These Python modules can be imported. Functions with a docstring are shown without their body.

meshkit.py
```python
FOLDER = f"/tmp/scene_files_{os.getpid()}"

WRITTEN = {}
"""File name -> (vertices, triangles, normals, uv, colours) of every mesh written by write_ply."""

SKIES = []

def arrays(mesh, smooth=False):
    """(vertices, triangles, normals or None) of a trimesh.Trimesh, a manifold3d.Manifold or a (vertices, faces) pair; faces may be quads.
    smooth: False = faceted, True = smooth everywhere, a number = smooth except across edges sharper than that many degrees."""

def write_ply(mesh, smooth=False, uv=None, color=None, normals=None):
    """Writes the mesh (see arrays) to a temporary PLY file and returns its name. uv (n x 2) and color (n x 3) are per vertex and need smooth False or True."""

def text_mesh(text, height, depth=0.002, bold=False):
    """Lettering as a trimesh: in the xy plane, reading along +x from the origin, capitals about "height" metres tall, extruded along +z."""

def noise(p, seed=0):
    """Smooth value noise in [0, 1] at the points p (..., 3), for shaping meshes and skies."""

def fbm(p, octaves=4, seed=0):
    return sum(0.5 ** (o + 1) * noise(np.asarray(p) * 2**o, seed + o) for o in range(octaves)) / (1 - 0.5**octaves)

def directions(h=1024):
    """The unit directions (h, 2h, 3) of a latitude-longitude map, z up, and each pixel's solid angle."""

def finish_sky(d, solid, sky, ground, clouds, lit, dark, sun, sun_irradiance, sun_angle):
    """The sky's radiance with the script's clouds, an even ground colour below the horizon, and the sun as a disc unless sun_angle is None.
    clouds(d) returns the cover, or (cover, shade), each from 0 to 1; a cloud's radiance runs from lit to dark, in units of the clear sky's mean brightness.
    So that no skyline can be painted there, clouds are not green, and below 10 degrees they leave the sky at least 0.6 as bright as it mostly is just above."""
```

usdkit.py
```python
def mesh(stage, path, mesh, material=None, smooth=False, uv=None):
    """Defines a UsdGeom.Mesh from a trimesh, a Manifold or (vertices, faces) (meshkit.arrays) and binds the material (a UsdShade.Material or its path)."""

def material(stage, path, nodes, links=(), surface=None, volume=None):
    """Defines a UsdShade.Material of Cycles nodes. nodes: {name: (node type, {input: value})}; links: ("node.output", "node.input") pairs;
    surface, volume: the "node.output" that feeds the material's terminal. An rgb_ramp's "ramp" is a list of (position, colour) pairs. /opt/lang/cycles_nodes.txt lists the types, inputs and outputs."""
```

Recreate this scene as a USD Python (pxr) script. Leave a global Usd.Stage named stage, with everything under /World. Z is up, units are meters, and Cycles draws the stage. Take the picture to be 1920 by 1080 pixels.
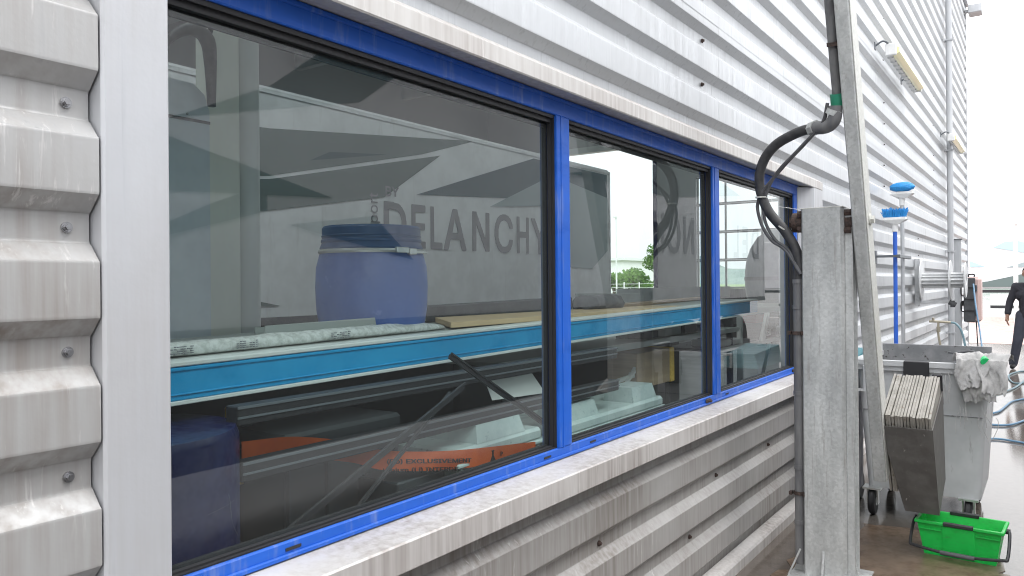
import math, random
import numpy as np
import trimesh
import manifold3d as m3
from shapely.geometry import Polygon, box as sbox
import usdkit, meshkit
from pxr import Usd, UsdGeom, UsdLux, UsdShade, Gf, Sdf

stage = Usd.Stage.CreateInMemory()
UsdGeom.SetStageUpAxis(stage, 'Z')
UsdGeom.Xform.Define(stage, '/World')
UsdGeom.Scope.Define(stage, '/World/Looks')
random.seed(7)
RNG = np.random.default_rng(7)

# ------------------------------------------------------------------ camera, sky, sun, exposure
EXPOSURE = 0.4
CAM = np.array([0, -1.55, 1.70])
yaw, pitch, roll = math.atan2(1009, 1440), math.radians(.1), .0085
f0 = np.array([math.cos(yaw), math.sin(yaw), 0]); r0 = np.array([math.sin(yaw), -math.cos(yaw), 0]); u0 = np.array([0, 0, 1.])
fw = f0 * math.cos(pitch) + u0 * math.sin(pitch); u1 = u0 * math.cos(pitch) - f0 * math.sin(pitch)
rt = r0 * math.cos(roll) - u1 * math.sin(roll); up = u1 * math.cos(roll) + r0 * math.sin(roll)
cam = UsdGeom.Camera.Define(stage, '/World/camera')
cam.CreateHorizontalApertureAttr(36.0); cam.CreateFocalLengthAttr(27.0); cam.CreateVerticalApertureAttr(20.25)
cam.CreateVerticalApertureOffsetAttr(-10.5 / 1920 * 36)
cam.CreateClippingRangeAttr((0.05, 5000)); cam.CreateExposureAttr(EXPOSURE)
M = Gf.Matrix4d(*rt, 0, *up, 0, *(-fw), 0, *CAM, 1)
cam.AddTransformOp().Set(M)

SUN_AZ, SUN_EL = math.radians(165), math.radians(58)     # azimuth measured from +y towards +x
sd = np.array([math.sin(SUN_AZ) * math.cos(SUN_EL), math.cos(SUN_AZ) * math.cos(SUN_EL), math.sin(SUN_EL)])
skymat = usdkit.material(stage, '/World/Looks/overcast_sky', {
    'sky': ('sky_texture', {'sky_type': 'single_scattering', 'sun_disc': False, 'sun_elevation': SUN_EL, 'sun_rotation': SUN_AZ}),
    'tc': ('texture_coordinate', {}), 'n': ('noise_texture', {'scale': 2.2, 'detail': 5, 'roughness': .55}),
    'r': ('rgb_ramp', {'ramp': [(.30, (20, 20.3, 21)), (.7, (27, 27.2, 27.6))]}),
    'mx': ('mix_color', {'fac': .9, 'use_clamp': False}), 'sx': ('separate_xyz', {}), 'cl': ('clamp', {'min': 0., 'max': 1.}), 'ov': ('math', {'math_type': 'multiply_add', 'value2': 1.0, 'value3': .5}),
    'vm': ('vector_math', {'math_type': 'scale'}),      # overcast sky: zenith three times as bright as the horizon
    'bg': ('background_shader', {'strength': .085})},
    [('tc.generated', 'n.vector'), ('n.fac', 'r.fac'), ('sky.color', 'mx.a'), ('tc.generated', 'sx.vector'), ('sx.z', 'cl.value'), ('cl.result', 'ov.value1'), ('r.color', 'vm.vector1'), ('ov.value', 'vm.scale'), ('vm.vector', 'mx.b'), ('mx.result', 'bg.color')], surface='bg.background')
dome = UsdLux.DomeLight.Define(stage, '/World/sky')
dome.CreateIntensityAttr(1.0)
UsdShade.MaterialBindingAPI.Apply(dome.GetPrim()).Bind(skymat)
dome.GetPrim().SetCustomDataByKey('kind', 'structure')
sun = UsdLux.DistantLight.Define(stage, '/World/sun')
sun.CreateIntensityAttr(.32); sun.CreateAngleAttr(28.0); sun.CreateColorAttr(Gf.Vec3f(1, .985, .955)); sun.CreateNormalizeAttr(True)
zz = sd; xx = np.cross([0, 0, 1.], zz); xx /= np.linalg.norm(xx); yy = np.cross(zz, xx)
sun.AddTransformOp().Set(Gf.Matrix4d(*xx, 0, *yy, 0, *zz, 0, 0, 0, 20, 1))

# ------------------------------------------------------------------ helpers
used = {}
def uniq(parent, name):
    k = (parent, name); n = used.get(k, 0); used[k] = n + 1
    return name if n == 0 else f'{name}_{n:03d}'
class Thing:
    def __init__(s, name, label=None, cat=None, loc=(0, 0, 0), group=None, kind=None):
        s.path = '/World/' + uniq('/World', name); s.loc = np.array(loc, float)
        x = UsdGeom.Xform.Define(stage, s.path); x.AddTranslateOp().Set(Gf.Vec3d(*map(float, loc)))
        setdata(x.GetPrim(), label, cat, group, kind)
    def part(s, name, mesh, mat, smooth=False, parent=None, label=None, kind=None):
        path = (parent or s.path) + '/' + uniq(parent or s.path, name)
        m = tm(mesh); m.apply_translation(-s.loc)
        p = usdkit.mesh(stage, path, m, mat, smooth)
        setdata(p.GetPrim(), label, None, None, kind)
        return path
def setdata(p, label=None, cat=None, group=None, kind=None):
    for k, v in (('label', label), ('category', cat), ('group', group), ('kind', kind)):
        if v: p.SetCustomDataByKey(k, v)
def single(name, mesh, mat, label=None, cat=None, smooth=False, group=None, kind=None):
    path = '/World/' + uniq('/World', name)
    p = usdkit.mesh(stage, path, tm(mesh), mat, smooth); setdata(p.GetPrim(), label, cat, group, kind)
    return path
def tm(m):
    if isinstance(m, list): return trimesh.util.concatenate([tm(x) for x in m])
    if hasattr(m, 'to_mesh'):
        q = m.to_mesh(); return trimesh.Trimesh(q.vert_properties[:, :3], q.tri_verts, process=False)
    if isinstance(m, tuple):
        v, f = np.asarray(m[0], float), np.asarray(m[1], int)
        if f.shape[1] == 4: f = np.vstack([f[:, [0, 1, 2]], f[:, [0, 2, 3]]])
        return trimesh.Trimesh(v, f, process=False)
    return m.copy()
def bx(x0, x1, y0, y1, z0, z1, b=0):
    lo, hi = np.minimum([x0, y0, z0], [x1, y1, z1]), np.maximum([x0, y0, z0], [x1, y1, z1])
    if b <= 0:
        m = trimesh.creation.box(hi - lo); m.apply_translation((lo + hi) / 2); return m
    b = min(b, *(0.45 * (hi - lo)))
    pts = []
    for i in (0, 1):
        for j in (0, 1):
            for k in (0, 1):
                c = [(lo, hi)[q][a] for a, q in enumerate((i, j, k))]; s = [1 - 2 * q for q in (i, j, k)]
                for a in range(3):
                    p = [c[n] + s[n] * b for n in range(3)]; p[a] = c[a]; pts.append(p)
    return hull(pts)
def hull(pts):
    return trimesh.convex.convex_hull(np.asarray(pts, float))
def bar(p, q, w, h, up_=(0, 0, 1), b=0):
    p, q = np.array(p, float), np.array(q, float); L = np.linalg.norm(q - p); d = (q - p) / L
    s = np.cross(d, up_); s /= np.linalg.norm(s); u = np.cross(s, d)
    m = bx(0, L, -w / 2, w / 2, -h / 2, h / 2, b); T = np.eye(4); T[:3, 0], T[:3, 1], T[:3, 2], T[:3, 3] = d, -s, u, p
    m.apply_transform(T); return m
def catrom(P, n=8):
    P = np.array(P, float); Q = np.vstack([2 * P[0] - P[1], P, 2 * P[-1] - P[-2]]); out = []
    for i in range(1, len(Q) - 2):
        for t in np.linspace(0, 1, n, endpoint=False):
            a, b, c, d = Q[i - 1:i + 3]
            out.append(.5 * (2 * b + (c - a) * t + (2 * a - 5 * b + 4 * c - d) * t * t + (3 * b - a - 3 * c + d) * t ** 3))
    out.append(P[-1]); return np.array(out)
def tube(P, r, sides=8, curve=True, n=8, cap=True):
    p = catrom(P, n) if curve and len(P) > 2 else np.array(P, float)
    r = np.broadcast_to(np.asarray(r, float), (len(p),)) if np.ndim(r) == 0 else np.interp(np.linspace(0, 1, len(p)), np.linspace(0, 1, len(r)), r)
    t = np.gradient(p, axis=0); t /= np.linalg.norm(t, axis=1, keepdims=True) + 1e-12
    a = np.cross(t[0], [0, 0, 1.] if abs(t[0][2]) < .9 else [1., 0, 0]); A = []
    for k in range(len(p)):
        a = a - t[k] * (a @ t[k]); a /= np.linalg.norm(a); A.append(a)
    A = np.array(A); B = np.cross(t, A); ang = np.arange(sides) * 2 * np.pi / sides
    v = (p[:, None] + r[:, None, None] * (np.cos(ang)[None, :, None] * A[:, None] + np.sin(ang)[None, :, None] * B[:, None])).reshape(-1, 3)
    f = []
    for i in range(len(p) - 1):
        for j in range(sides):
            j2 = (j + 1) % sides; q = [i * sides + j, i * sides + j2, (i + 1) * sides + j2, (i + 1) * sides + j]
            f += [[q[0], q[1], q[2]], [q[0], q[2], q[3]]]
    if cap:
        n0 = len(v); v = np.vstack([v, p[:1], p[-1:]])
        for j in range(sides):
            j2 = (j + 1) % sides; f += [[n0, j2, j], [n0 + 1, (len(p) - 1) * sides + j, (len(p) - 1) * sides + j2]]
    return trimesh.Trimesh(v, np.array(f), process=False)
def cyl(p, q, r, sides=16): return tube([p, q], [r, r], sides, False)
def lathe(prof, c, axis='z', sides=32):
    m = trimesh.creation.revolve(np.array(prof, float), sections=sides)
    if axis == 'x': m.apply_transform(trimesh.transformations.rotation_matrix(np.pi / 2, [0, 1, 0]))
    if axis == 'y': m.apply_transform(trimesh.transformations.rotation_matrix(-np.pi / 2, [1, 0, 0]))
    m.apply_translation(c); return m
def prism(poly, axis, lo, hi):
    """poly in the plane across axis: axis x -> (y,z); y -> (x,z); z -> (x,y)."""
    m = trimesh.creation.extrude_polygon(poly if hasattr(poly, 'exterior') else Polygon(poly).buffer(0), hi - lo, engine='earcut')
    v = m.vertices.copy(); o = np.empty_like(v)
    if axis == 'x': o[:, 1], o[:, 2], o[:, 0] = v[:, 0], v[:, 1], v[:, 2] + lo
    if axis == 'y': o[:, 0], o[:, 2], o[:, 1] = v[:, 0], v[:, 1], v[:, 2] + lo
    if axis == 'z': o[:, 0], o[:, 1], o[:, 2] = v[:, 0], v[:, 1], v[:, 2] + lo
    f = m.faces if axis != 'y' else m.faces[:, ::-1]
    return trimesh.Trimesh(o, f, process=False)
def text_at(s, h, p, facing, depth=.003, bold=True, width=None):
    """Lettering standing upright: facing '-y' reads along +x, '+y' along -x, '-x' along -y."""
    m = meshkit.text_mesh(s, h, depth, bold); v = m.vertices.copy()
    if width: v[:, 0] *= width / v[:, 0].max()
    o = np.empty_like(v)
    if facing == '-y': o[:, 0], o[:, 1], o[:, 2] = v[:, 0], -v[:, 2], v[:, 1]
    if facing == '+y': o[:, 0], o[:, 1], o[:, 2] = -v[:, 0], v[:, 2], v[:, 1]
    if facing == '-x': o[:, 0], o[:, 1], o[:, 2] = -v[:, 2], -v[:, 0], v[:, 1]
    return trimesh.Trimesh(o + np.array(p), m.faces, process=False)
def rot(mesh, ang, axis, point):
    m = tm(mesh); m.apply_transform(trimesh.transformations.rotation_matrix(ang, axis, point)); return m

# ------------------------------------------------------------------ materials
L = '/World/Looks/'
def flat(name, col, rough=.5, metal=0., spec=.5, coat=0.):
    return usdkit.material(stage, L + name, {'p': ('principled_bsdf', {'base_color': col, 'roughness': rough, 'metallic': metal, 'specular_ior_level': spec, 'coat_weight': coat})}, [], 'p.BSDF')
def worn(name, c1, c2, scale=(6, 6, 6), lo=.4, hi=.65, rough=.5, metal=0., spec=.5, c3=None, s3=(30, 30, 30), t3=(.62, .72), bump=0., bscale=60., detail=6, rvar=.15, spangle=0.):
    """Two (three) tones mixed by world-space noise, with varied roughness and a fine relief."""
    nodes = {'g': ('geometry', {}), 'm': ('mapping', {'scale': scale}), 'n': ('noise_texture', {'scale': 1.0, 'detail': detail, 'roughness': .62}),
             'r': ('rgb_ramp', {'ramp': [(lo, c1), (hi, c2)]}), 'p': ('principled_bsdf', {'metallic': metal, 'specular_ior_level': spec}),
             'rr': ('map_range', {'from_min': .3, 'from_max': .7, 'to_min': max(.02, rough - rvar), 'to_max': min(1, rough + rvar)})}
    links = [('g.position', 'm.vector'), ('m.vector', 'n.vector'), ('n.fac', 'r.fac'), ('n.fac', 'rr.value'), ('rr.result', 'p.roughness')]
    out = 'r.color'
    if c3 is not None:
        nodes |= {'m3': ('mapping', {'scale': s3, 'location': (3.1, 1.7, .4)}), 'n3': ('noise_texture', {'scale': 1., 'detail': 5, 'roughness': .6}),
                  'r3': ('rgb_ramp', {'ramp': [(t3[0], (0, 0, 0)), (t3[1], (1, 1, 1))]}), 'x3': ('mix_color', {'b': c3})}
        links += [('g.position', 'm3.vector'), ('m3.vector', 'n3.vector'), ('n3.fac', 'r3.fac'), ('r3.color', 'x3.fac'), (out, 'x3.a')]
        out = 'x3.result'
    if spangle:
        nodes |= {'vo': ('voronoi_texture', {'scale': spangle, 'randomness': 1.}), 'bw': ('separate_color', {}), 'vr': ('map_range', {'to_min': .90, 'to_max': 1.07}), 'vs': ('vector_math', {'math_type': 'scale'})}
        links += [('g.position', 'vo.vector'), ('vo.color', 'bw.color'), ('bw.r', 'vr.value'), (out, 'vs.vector1'), ('vr.result', 'vs.scale')]
        out = 'vs.vector'
    links.append((out, 'p.base_color'))
    if bump:
        nodes |= {'bn': ('noise_texture', {'scale': bscale, 'detail': 4}), 'b': ('bump', {'strength': bump, 'distance': .004})}
        links += [('g.position', 'bn.vector'), ('bn.fac', 'b.height'), ('b.normal', 'p.normal')]
    return usdkit.material(stage, L + name, nodes, links, 'p.BSDF')

def cladding_mat(name, base, dirt, drip, dirt_lo=.5, dirt_hi=.75, drip_t=(.66, .72), rough=.42, cover=.48):
    nodes = {'g': ('geometry', {}),
             'm1': ('mapping', {'scale': (1.1, 1.1, .8)}), 'n1': ('noise_texture', {'scale': 1., 'detail': 5, 'roughness': .6}),
             'm2': ('mapping', {'scale': (38, 38, 1.6)}), 'n2': ('noise_texture', {'scale': 1., 'detail': 4, 'roughness': .55}),
             'm3': ('mapping', {'scale': (55, 30, 5.5)}), 'n3': ('noise_texture', {'scale': 1., 'detail': 5, 'roughness': .65, 'distortion': .4}),
             'm4': ('mapping', {'scale': (2.3, 2.3, 2.0), 'location': (5, 2, 1)}), 'n4': ('noise_texture', {'scale': 1., 'detail': 3}),
             'mul': ('math', {'math_type': 'multiply'}), 'r1': ('map_range', {'from_min': .36, 'from_max': .66, 'to_min': .0, 'to_max': 1., 'clamp': True}),
             'rs': ('map_range', {'from_min': .35, 'from_max': .7, 'to_min': .25, 'to_max': 1., 'clamp': True}),
             'x1': ('mix_color', {'a': base, 'b': dirt}),
             'r3': ('map_range', {'from_min': drip_t[0], 'from_max': drip_t[1], 'to_min': 0., 'to_max': 1., 'clamp': True}),
             'r4': ('map_range', {'from_min': cover, 'from_max': cover + .14, 'to_min': 0., 'to_max': .8, 'clamp': True}),
             'mul2': ('math', {'math_type': 'multiply'}), 'x2': ('mix_color', {'b': drip}),
             'md': ('math', {'math_type': 'multiply', 'value2': dirt_hi}),
             'rr': ('map_range', {'from_min': .3, 'from_max': .7, 'to_min': rough - .1, 'to_max': rough + .18}),
             'nb': ('noise_texture', {'scale': 90., 'detail': 3}), 'b': ('bump', {'strength': .12, 'distance': .002}),
             'nw': ('noise_texture', {'scale': 3.5, 'detail': 2}), 'b2': ('bump', {'strength': .25, 'distance': .012}),
             'p': ('principled_bsdf', {'metallic': .25, 'specular_ior_level': .45})}
    links = [('g.position', f'm{i}.vector') for i in (1, 2, 3, 4)] + [(f'm{i}.vector', f'n{i}.vector') for i in (1, 2, 3, 4)] + [
        ('n1.fac', 'r1.value'), ('n2.fac', 'rs.value'), ('r1.result', 'mul.value1'), ('rs.result', 'mul.value2'), ('mul.value', 'md.value1'), ('md.value', 'x1.fac'),
        ('n3.fac', 'r3.value'), ('n4.fac', 'r4.value'), ('r3.result', 'mul2.value1'), ('r4.result', 'mul2.value2'), ('mul2.value', 'x2.fac'), ('x1.result', 'x2.a'),
        ('x2.result', 'p.base_color'), ('n2.fac', 'rr.value'), ('rr.result', 'p.roughness'), ('g.position', 'nb.vector'), ('g.position', 'nw.vector'),
        ('nw.fac', 'b2.height'), ('b2.normal', 'b.normal'), ('nb.fac', 'b.height'), ('b.normal', 'p.normal')]
    return usdkit.material(stage, L + name, nodes, links, 'p.BSDF')
clad_up = cladding_mat('cladding_grey', (.50, .515, .53), (.30, .285, .27), (.64, .64, .63), dirt_hi=.3, rough=.36)
clad_left = cladding_mat('cladding_left', (.41, .412, .412), (.215, .185, .16), (.54, .53, .52), dirt_hi=1.0, drip_t=(.59, .68), cover=.40)
clad_low = cladding_mat('cladding_dirty', (.38, .37, .36), (.19, .165, .145), (.58, .57, .555), dirt_hi=.95, drip_t=(.60, .68))
flash_m = cladding_mat('flashing_grey', (.47, .48, .50), (.32, .295, .28), (.62, .62, .62), dirt_hi=.6, drip_t=(.68, .75))
lintel_m = cladding_mat('lintel_dirty', (.55, .54, .52), (.27, .22, .20), (.66, .64, .62), dirt_hi=.9, drip_t=(.58, .68))
sill_m = cladding_mat('sill_stained', (.58, .56, .545), (.17, .13, .11), (.70, .68, .66), dirt_hi=.85, drip_t=(.58, .7))
frame_blue = worn('blue_lacquer', (.010, .085, .42), (.016, .105, .50), (3, 3, 9), .35, .7, .42, spec=.3, c3=(.10, .17, .44), s3=(34, 34, 5), t3=(.54, .76), bump=.12)
frame_dark = flat('black_rubber', (.012, .012, .014), .55)
sash_grey = flat('sash_aluminium', (.10, .11, .12), .4)
def glass(name, f0v, tint, dust):
    return usdkit.material(stage, L + name, {
        'lw': ('layer_weight', {'blend': .5}), 'pw': ('math', {'math_type': 'power', 'value2': 5.0}), 'ma': ('math', {'math_type': 'multiply_add', 'value2': 1 - f0v, 'value3': f0v}),
        't': ('transparent_bsdf', {'color': tint}), 'gl': ('glossy_bsdf', {'color': (1, 1, 1), 'roughness': 0.0}), 'mx': ('mix_closure', {}),
        'g': ('geometry', {}), 'wn': ('noise_texture', {'scale': 1.1, 'detail': 1}), 'wb': ('bump', {'strength': .02, 'distance': .004}),
        'du': ('diffuse_bsdf', {'color': (.55, .56, .55)}), 'dm': ('mix_closure', {'fac': dust})},
        [('lw.facing', 'pw.value1'), ('pw.value', 'ma.value1'), ('ma.value', 'mx.fac'), ('t.BSDF', 'mx.closure1'), ('gl.BSDF', 'mx.closure2'), ('g.position', 'wn.vector'), ('wn.fac', 'wb.height'), ('wb.normal', 'gl.normal'), ('mx.closure', 'dm.closure1'), ('du.BSDF', 'dm.closure2')], 'dm.closure')
pane_m = glass('window_glass', .078, (.81, .90, .89), .010)
door_glass = glass('door_glazing', .05, (.92, .95, .95), .01)
galv = worn('galvanised_steel', (.38, .39, .385), (.54, .55, .54), (9, 9, 2.2), .36, .66, .52, metal=.35, c3=(.30, .29, .275), s3=(40, 40, 3), t3=(.58, .76), bump=.3, bscale=45, spangle=75)
galv_light = worn('galvanised_light', (.50, .50, .46), (.58, .58, .55), (6, 6, 1.5), .36, .66, .5, metal=.25, c3=(.30, .28, .24), s3=(50, 50, 2), t3=(.64, .76), bump=.12, spangle=75)
plate_m = worn('steel_plates', (.27, .255, .225), (.36, .34, .31), (12, 12, 12), .4, .62, .55, metal=.3, c3=(.20, .17, .14), s3=(30, 30, 30), t3=(.6, .7), bump=.2)
box_m = worn('weight_box_steel', (.10, .095, .09), (.145, .14, .132), (9, 9, 9), .4, .65, .6, metal=.2, c3=(.34, .33, .31), s3=(45, 45, 12), t3=(.66, .74), bump=.3)
rust = worn('rusty_bolt', (.035, .025, .022), (.09, .06, .05), (60, 60, 60), .4, .6, .7, metal=.3, bump=.6)
steel = flat('stainless_screw', (.42, .42, .43), .28, 1.)
rubber = worn('black_hose', (.020, .020, .022), (.045, .045, .047), (25, 25, 25), .4, .65, .5, bump=.1)
cable_m = worn('grey_cable', (.06, .06, .065), (.10, .10, .105), (25, 25, 25), .4, .65, .5)
conduit_m = worn('grey_conduit', (.10, .10, .105), (.16, .16, .16), (20, 20, 4), .4, .65, .5, bump=.1)
green_tape = flat('green_tape', (.02, .22, .13), .5)
bin_m = worn('bin_grey_plastic', (.44, .45, .455), (.52, .525, .53), (4, 4, 4), .4, .65, .45, c3=(.24, .23, .22), s3=(22, 22, 5), t3=(.62, .78), bump=.08)
bin_in = worn('bin_inside', (.19, .195, .20), (.27, .27, .275), (10, 10, 10), .4, .65, .55, c3=(.05, .045, .04), s3=(25, 25, 25), t3=(.62, .66))
black_pl = flat('black_plastic', (.018, .018, .02), .42)
navy_pl = worn('navy_plastic', (.012, .02, .07), (.02, .03, .10), (8, 8, 8), .4, .6, .4)
teal_pl = flat('teal_lid', (.05, .17, .20), .4)
green_pl = worn('bucket_green', (.010, .42, .06), (.014, .49, .075), (6, 6, 6), .4, .65, .36, c3=(.03, .27, .06), s3=(22, 22, 60), t3=(.56, .78), bump=.1)
green_tool = flat('tool_green', (.02, .50, .15), .4)
rag_m = worn('grey_rag', (.36, .355, .35), (.52, .51, .50), (14, 14, 14), .4, .65, .95, c3=(.33, .32, .31), s3=(20, 20, 20), t3=(.56, .72), bump=.5, bscale=260)
brush_blue = worn('brush_blue', (.015, .20, .52), (.03, .30, .66), (90, 90, 10), .4, .65, .6)
pole_blue = flat('pole_blue', (.03, .12, .52), .35)
white_pl = worn('white_plastic', (.66, .66, .65), (.75, .75, .74), (8, 8, 8), .4, .6, .4, c3=(.45, .43, .41), s3=(25, 25, 8), t3=(.64, .74))
pole_grey = flat('pole_aluminium', (.50, .51, .52), .35, .6)
lamp_diff = usdkit.material(stage, L + 'lamp_cover', {'p': ('principled_bsdf', {'base_color': (.80, .76, .42), 'roughness': .25, 'coat_weight': .4})}, [], 'p.BSDF')
downpipe_m = worn('downpipe_zinc', (.42, .43, .445), (.5, .51, .52), (10, 10, 1.5), .4, .65, .45, metal=.3)
reel_m = worn('reel_aluminium', (.52, .53, .54), (.62, .63, .63), (8, 8, 8), .4, .65, .4, metal=.35)
pink_pl = flat('pale_red_plastic', (.58, .42, .39), .45)  # even pale red, close to pink
slate_pl = worn('slate_plastic', (.055, .057, .062), (.08, .083, .088), (10, 10, 10), .4, .6, .5)
brass = flat('brass_tap', (.42, .38, .30), .35, .6)
hose_blue = flat('hose_blue', (.13, .25, .38), .4)
hose_teal = flat('hose_teal', (.16, .26, .30), .4)
# ground: wet concrete
concrete = usdkit.material(stage, L + 'wet_concrete', {
    'g': ('geometry', {}), 'n1': ('noise_texture', {'scale': .38, 'detail': 6, 'roughness': .6}), 'n2': ('noise_texture', {'scale': 14, 'detail': 6, 'roughness': .7}),
    'n3': ('noise_texture', {'scale': 120, 'detail': 3}), 'wet': ('map_range', {'from_min': .34, 'from_max': .50, 'to_min': 0., 'to_max': 1., 'clamp': True}),
    'dry': ('rgb_ramp', {'ramp': [(.3, (.105, .095, .083)), (.55, (.145, .135, .122)), (.75, (.19, .18, .165))]}),
    'wetc': ('rgb_ramp', {'ramp': [(.3, (.075, .062, .052)), (.7, (.115, .098, .085))]}), 'x': ('mix_color', {}),
    'rr': ('map_range', {'from_min': 0., 'from_max': 1., 'to_min': .15, 'to_max': .035}),
    'b': ('bump', {'strength': .07, 'distance': .003}), 'p': ('principled_bsdf', {'specular_ior_level': .75})},
    [('g.position', 'n1.vector'), ('g.position', 'n2.vector'), ('g.position', 'n3.vector'), ('n1.fac', 'wet.value'), ('n2.fac', 'dry.fac'), ('n2.fac', 'wetc.fac'),
     ('wet.result', 'x.fac'), ('dry.color', 'x.a'), ('wetc.color', 'x.b'), ('x.result', 'p.base_color'), ('wet.result', 'rr.value'), ('rr.result', 'p.roughness'), ('n3.fac', 'b.height'), ('b.normal', 'p.normal')], 'p.BSDF')
puddle_m = worn('brown_wet_concrete', (.095, .064, .043), (.16, .115, .08), (9, 9, 9), .35, .7, .3, rvar=.1)
paving_m = worn('red_paving', (.32, .20, .17), (.38, .26, .22), (3, 3, 3), .4, .65, .3)
floor_m = worn('workshop_floor', (.12, .12, .12), (.18, .18, .175), (2, 2, 2), .4, .65, .45)
inner_m = flat('inner_wall_white', (.38, .39, .39), .6)
roof_m = worn('roof_underside', (.55, .56, .56), (.62, .63, .63), (2, 2, 2), .4, .6, .6)
trailer_white = worn('trailer_white', (.70, .695, .71), (.76, .755, .77), (2, 2, 2), .4, .65, .32, c3=(.58, .57, .57), s3=(8, 8, 1), t3=(.6, .8))
teal_decal = flat('decal_dark_teal', (.02, .065, .08), .35)
mid_decal = flat('decal_grey_teal', (.12, .155, .15), .35)
soft_decal = flat('decal_pale_teal', (.30, .36, .37), .35)
letter_m = flat('lettering_grey', (.25, .24, .26), .4)
bright_teal = flat('decal_sky_teal', (.42, .58, .62), .4)
chassis_m = flat('chassis_black', (.02, .02, .022), .5)
rail_m = worn('rail_sky_blue', (.008, .27, .54), (.011, .31, .59), (4, 4, 4), .4, .65, .35, c3=(.012, .2, .40), s3=(60, 60, 12), t3=(.66, .8))
trim_m = flat('pale_trim', (.62, .64, .62), .4)
shelf_m = flat('shelf_grey', (.34, .36, .34), .5)
barrel_m = worn('barrel_blue', (.045, .10, .31), (.06, .125, .36), (5, 5, 5), .4, .65, .38, c3=(.10, .16, .40), s3=(14, 14, 14), t3=(.66, .72))
barrel_lid_m = flat('barrel_lid_blue', (.012, .06, .17), .45)
zinc = flat('clamp_zinc', (.55, .56, .55), .3, .8)
drum_m = worn('drum_navy', (.002, .004, .028), (.003, .007, .042), (6, 6, 6), .4, .65, .3, c3=(.03, .04, .09), s3=(9, 9, 9), t3=(.66, .80))
bag_m = worn('crumpled_plastic', (.50, .51, .48), (.66, .67, .64), (40, 40, 40), .4, .6, .35, bump=.8, bscale=60)
wood_m = worn('pale_plank', (.52, .37, .21), (.62, .46, .28), (1.2, 22, 22), .35, .65, .55, bump=.1)
wood_dark = worn('brown_board', (.26, .18, .11), (.34, .25, .16), (2, 2, 30), .35, .65, .6)
yellow_m = worn('yellow_edge', (.55, .34, .06), (.66, .44, .10), (60, 60, 60), .4, .6, .6)
crate_m = worn('crate_grey_green', (.36, .43, .42), (.44, .51, .49), (6, 6, 6), .4, .65, .4, c3=(.22, .26, .25), s3=(30, 30, 30), t3=(.64, .72))
crate_dark = flat('crate_shadow_grey', (.045, .05, .055), .5)  # darker crate tone, with the shade under the shelf put into the colour
orange_m = worn('orange_strap', (.46, .075, .015), (.54, .10, .02), (10, 10, 10), .4, .6, .5)
ink = flat('ink_black', (.015, .015, .015), .6)
ink_grey = flat('ink_grey', (.20, .20, .22), .6)
card_m = worn('grey_board', (.36, .37, .37), (.42, .43, .43), (5, 5, 5), .4, .6, .6)
column_m = worn('column_cream', (.70, .71, .63), (.76, .77, .69), (3, 3, 1), .4, .65, .5)
machine_m = worn('machine_pale_grey', (.58, .64, .67), (.64, .70, .73), (4, 4, 4), .4, .65, .35)
tank_m = worn('tank_slate', (.12, .15, .16), (.15, .18, .19), (5, 5, 5), .4, .65, .4)
red_pl = flat('red_plastic', (.45, .03, .05), .4)
paper = flat('white_paper', (.72, .72, .70), .7)
skin_m = flat('skin', (.36, .21, .15), .55)
cloth_dark = worn('dark_workwear', (.020, .021, .028), (.035, .036, .045), (18, 18, 18), .4, .65, .85, bump=.3, bscale=40)
jean_m = worn('dark_trousers', (.045, .05, .07), (.065, .07, .09), (18, 18, 18), .4, .65, .85, bump=.3, bscale=40)
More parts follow.
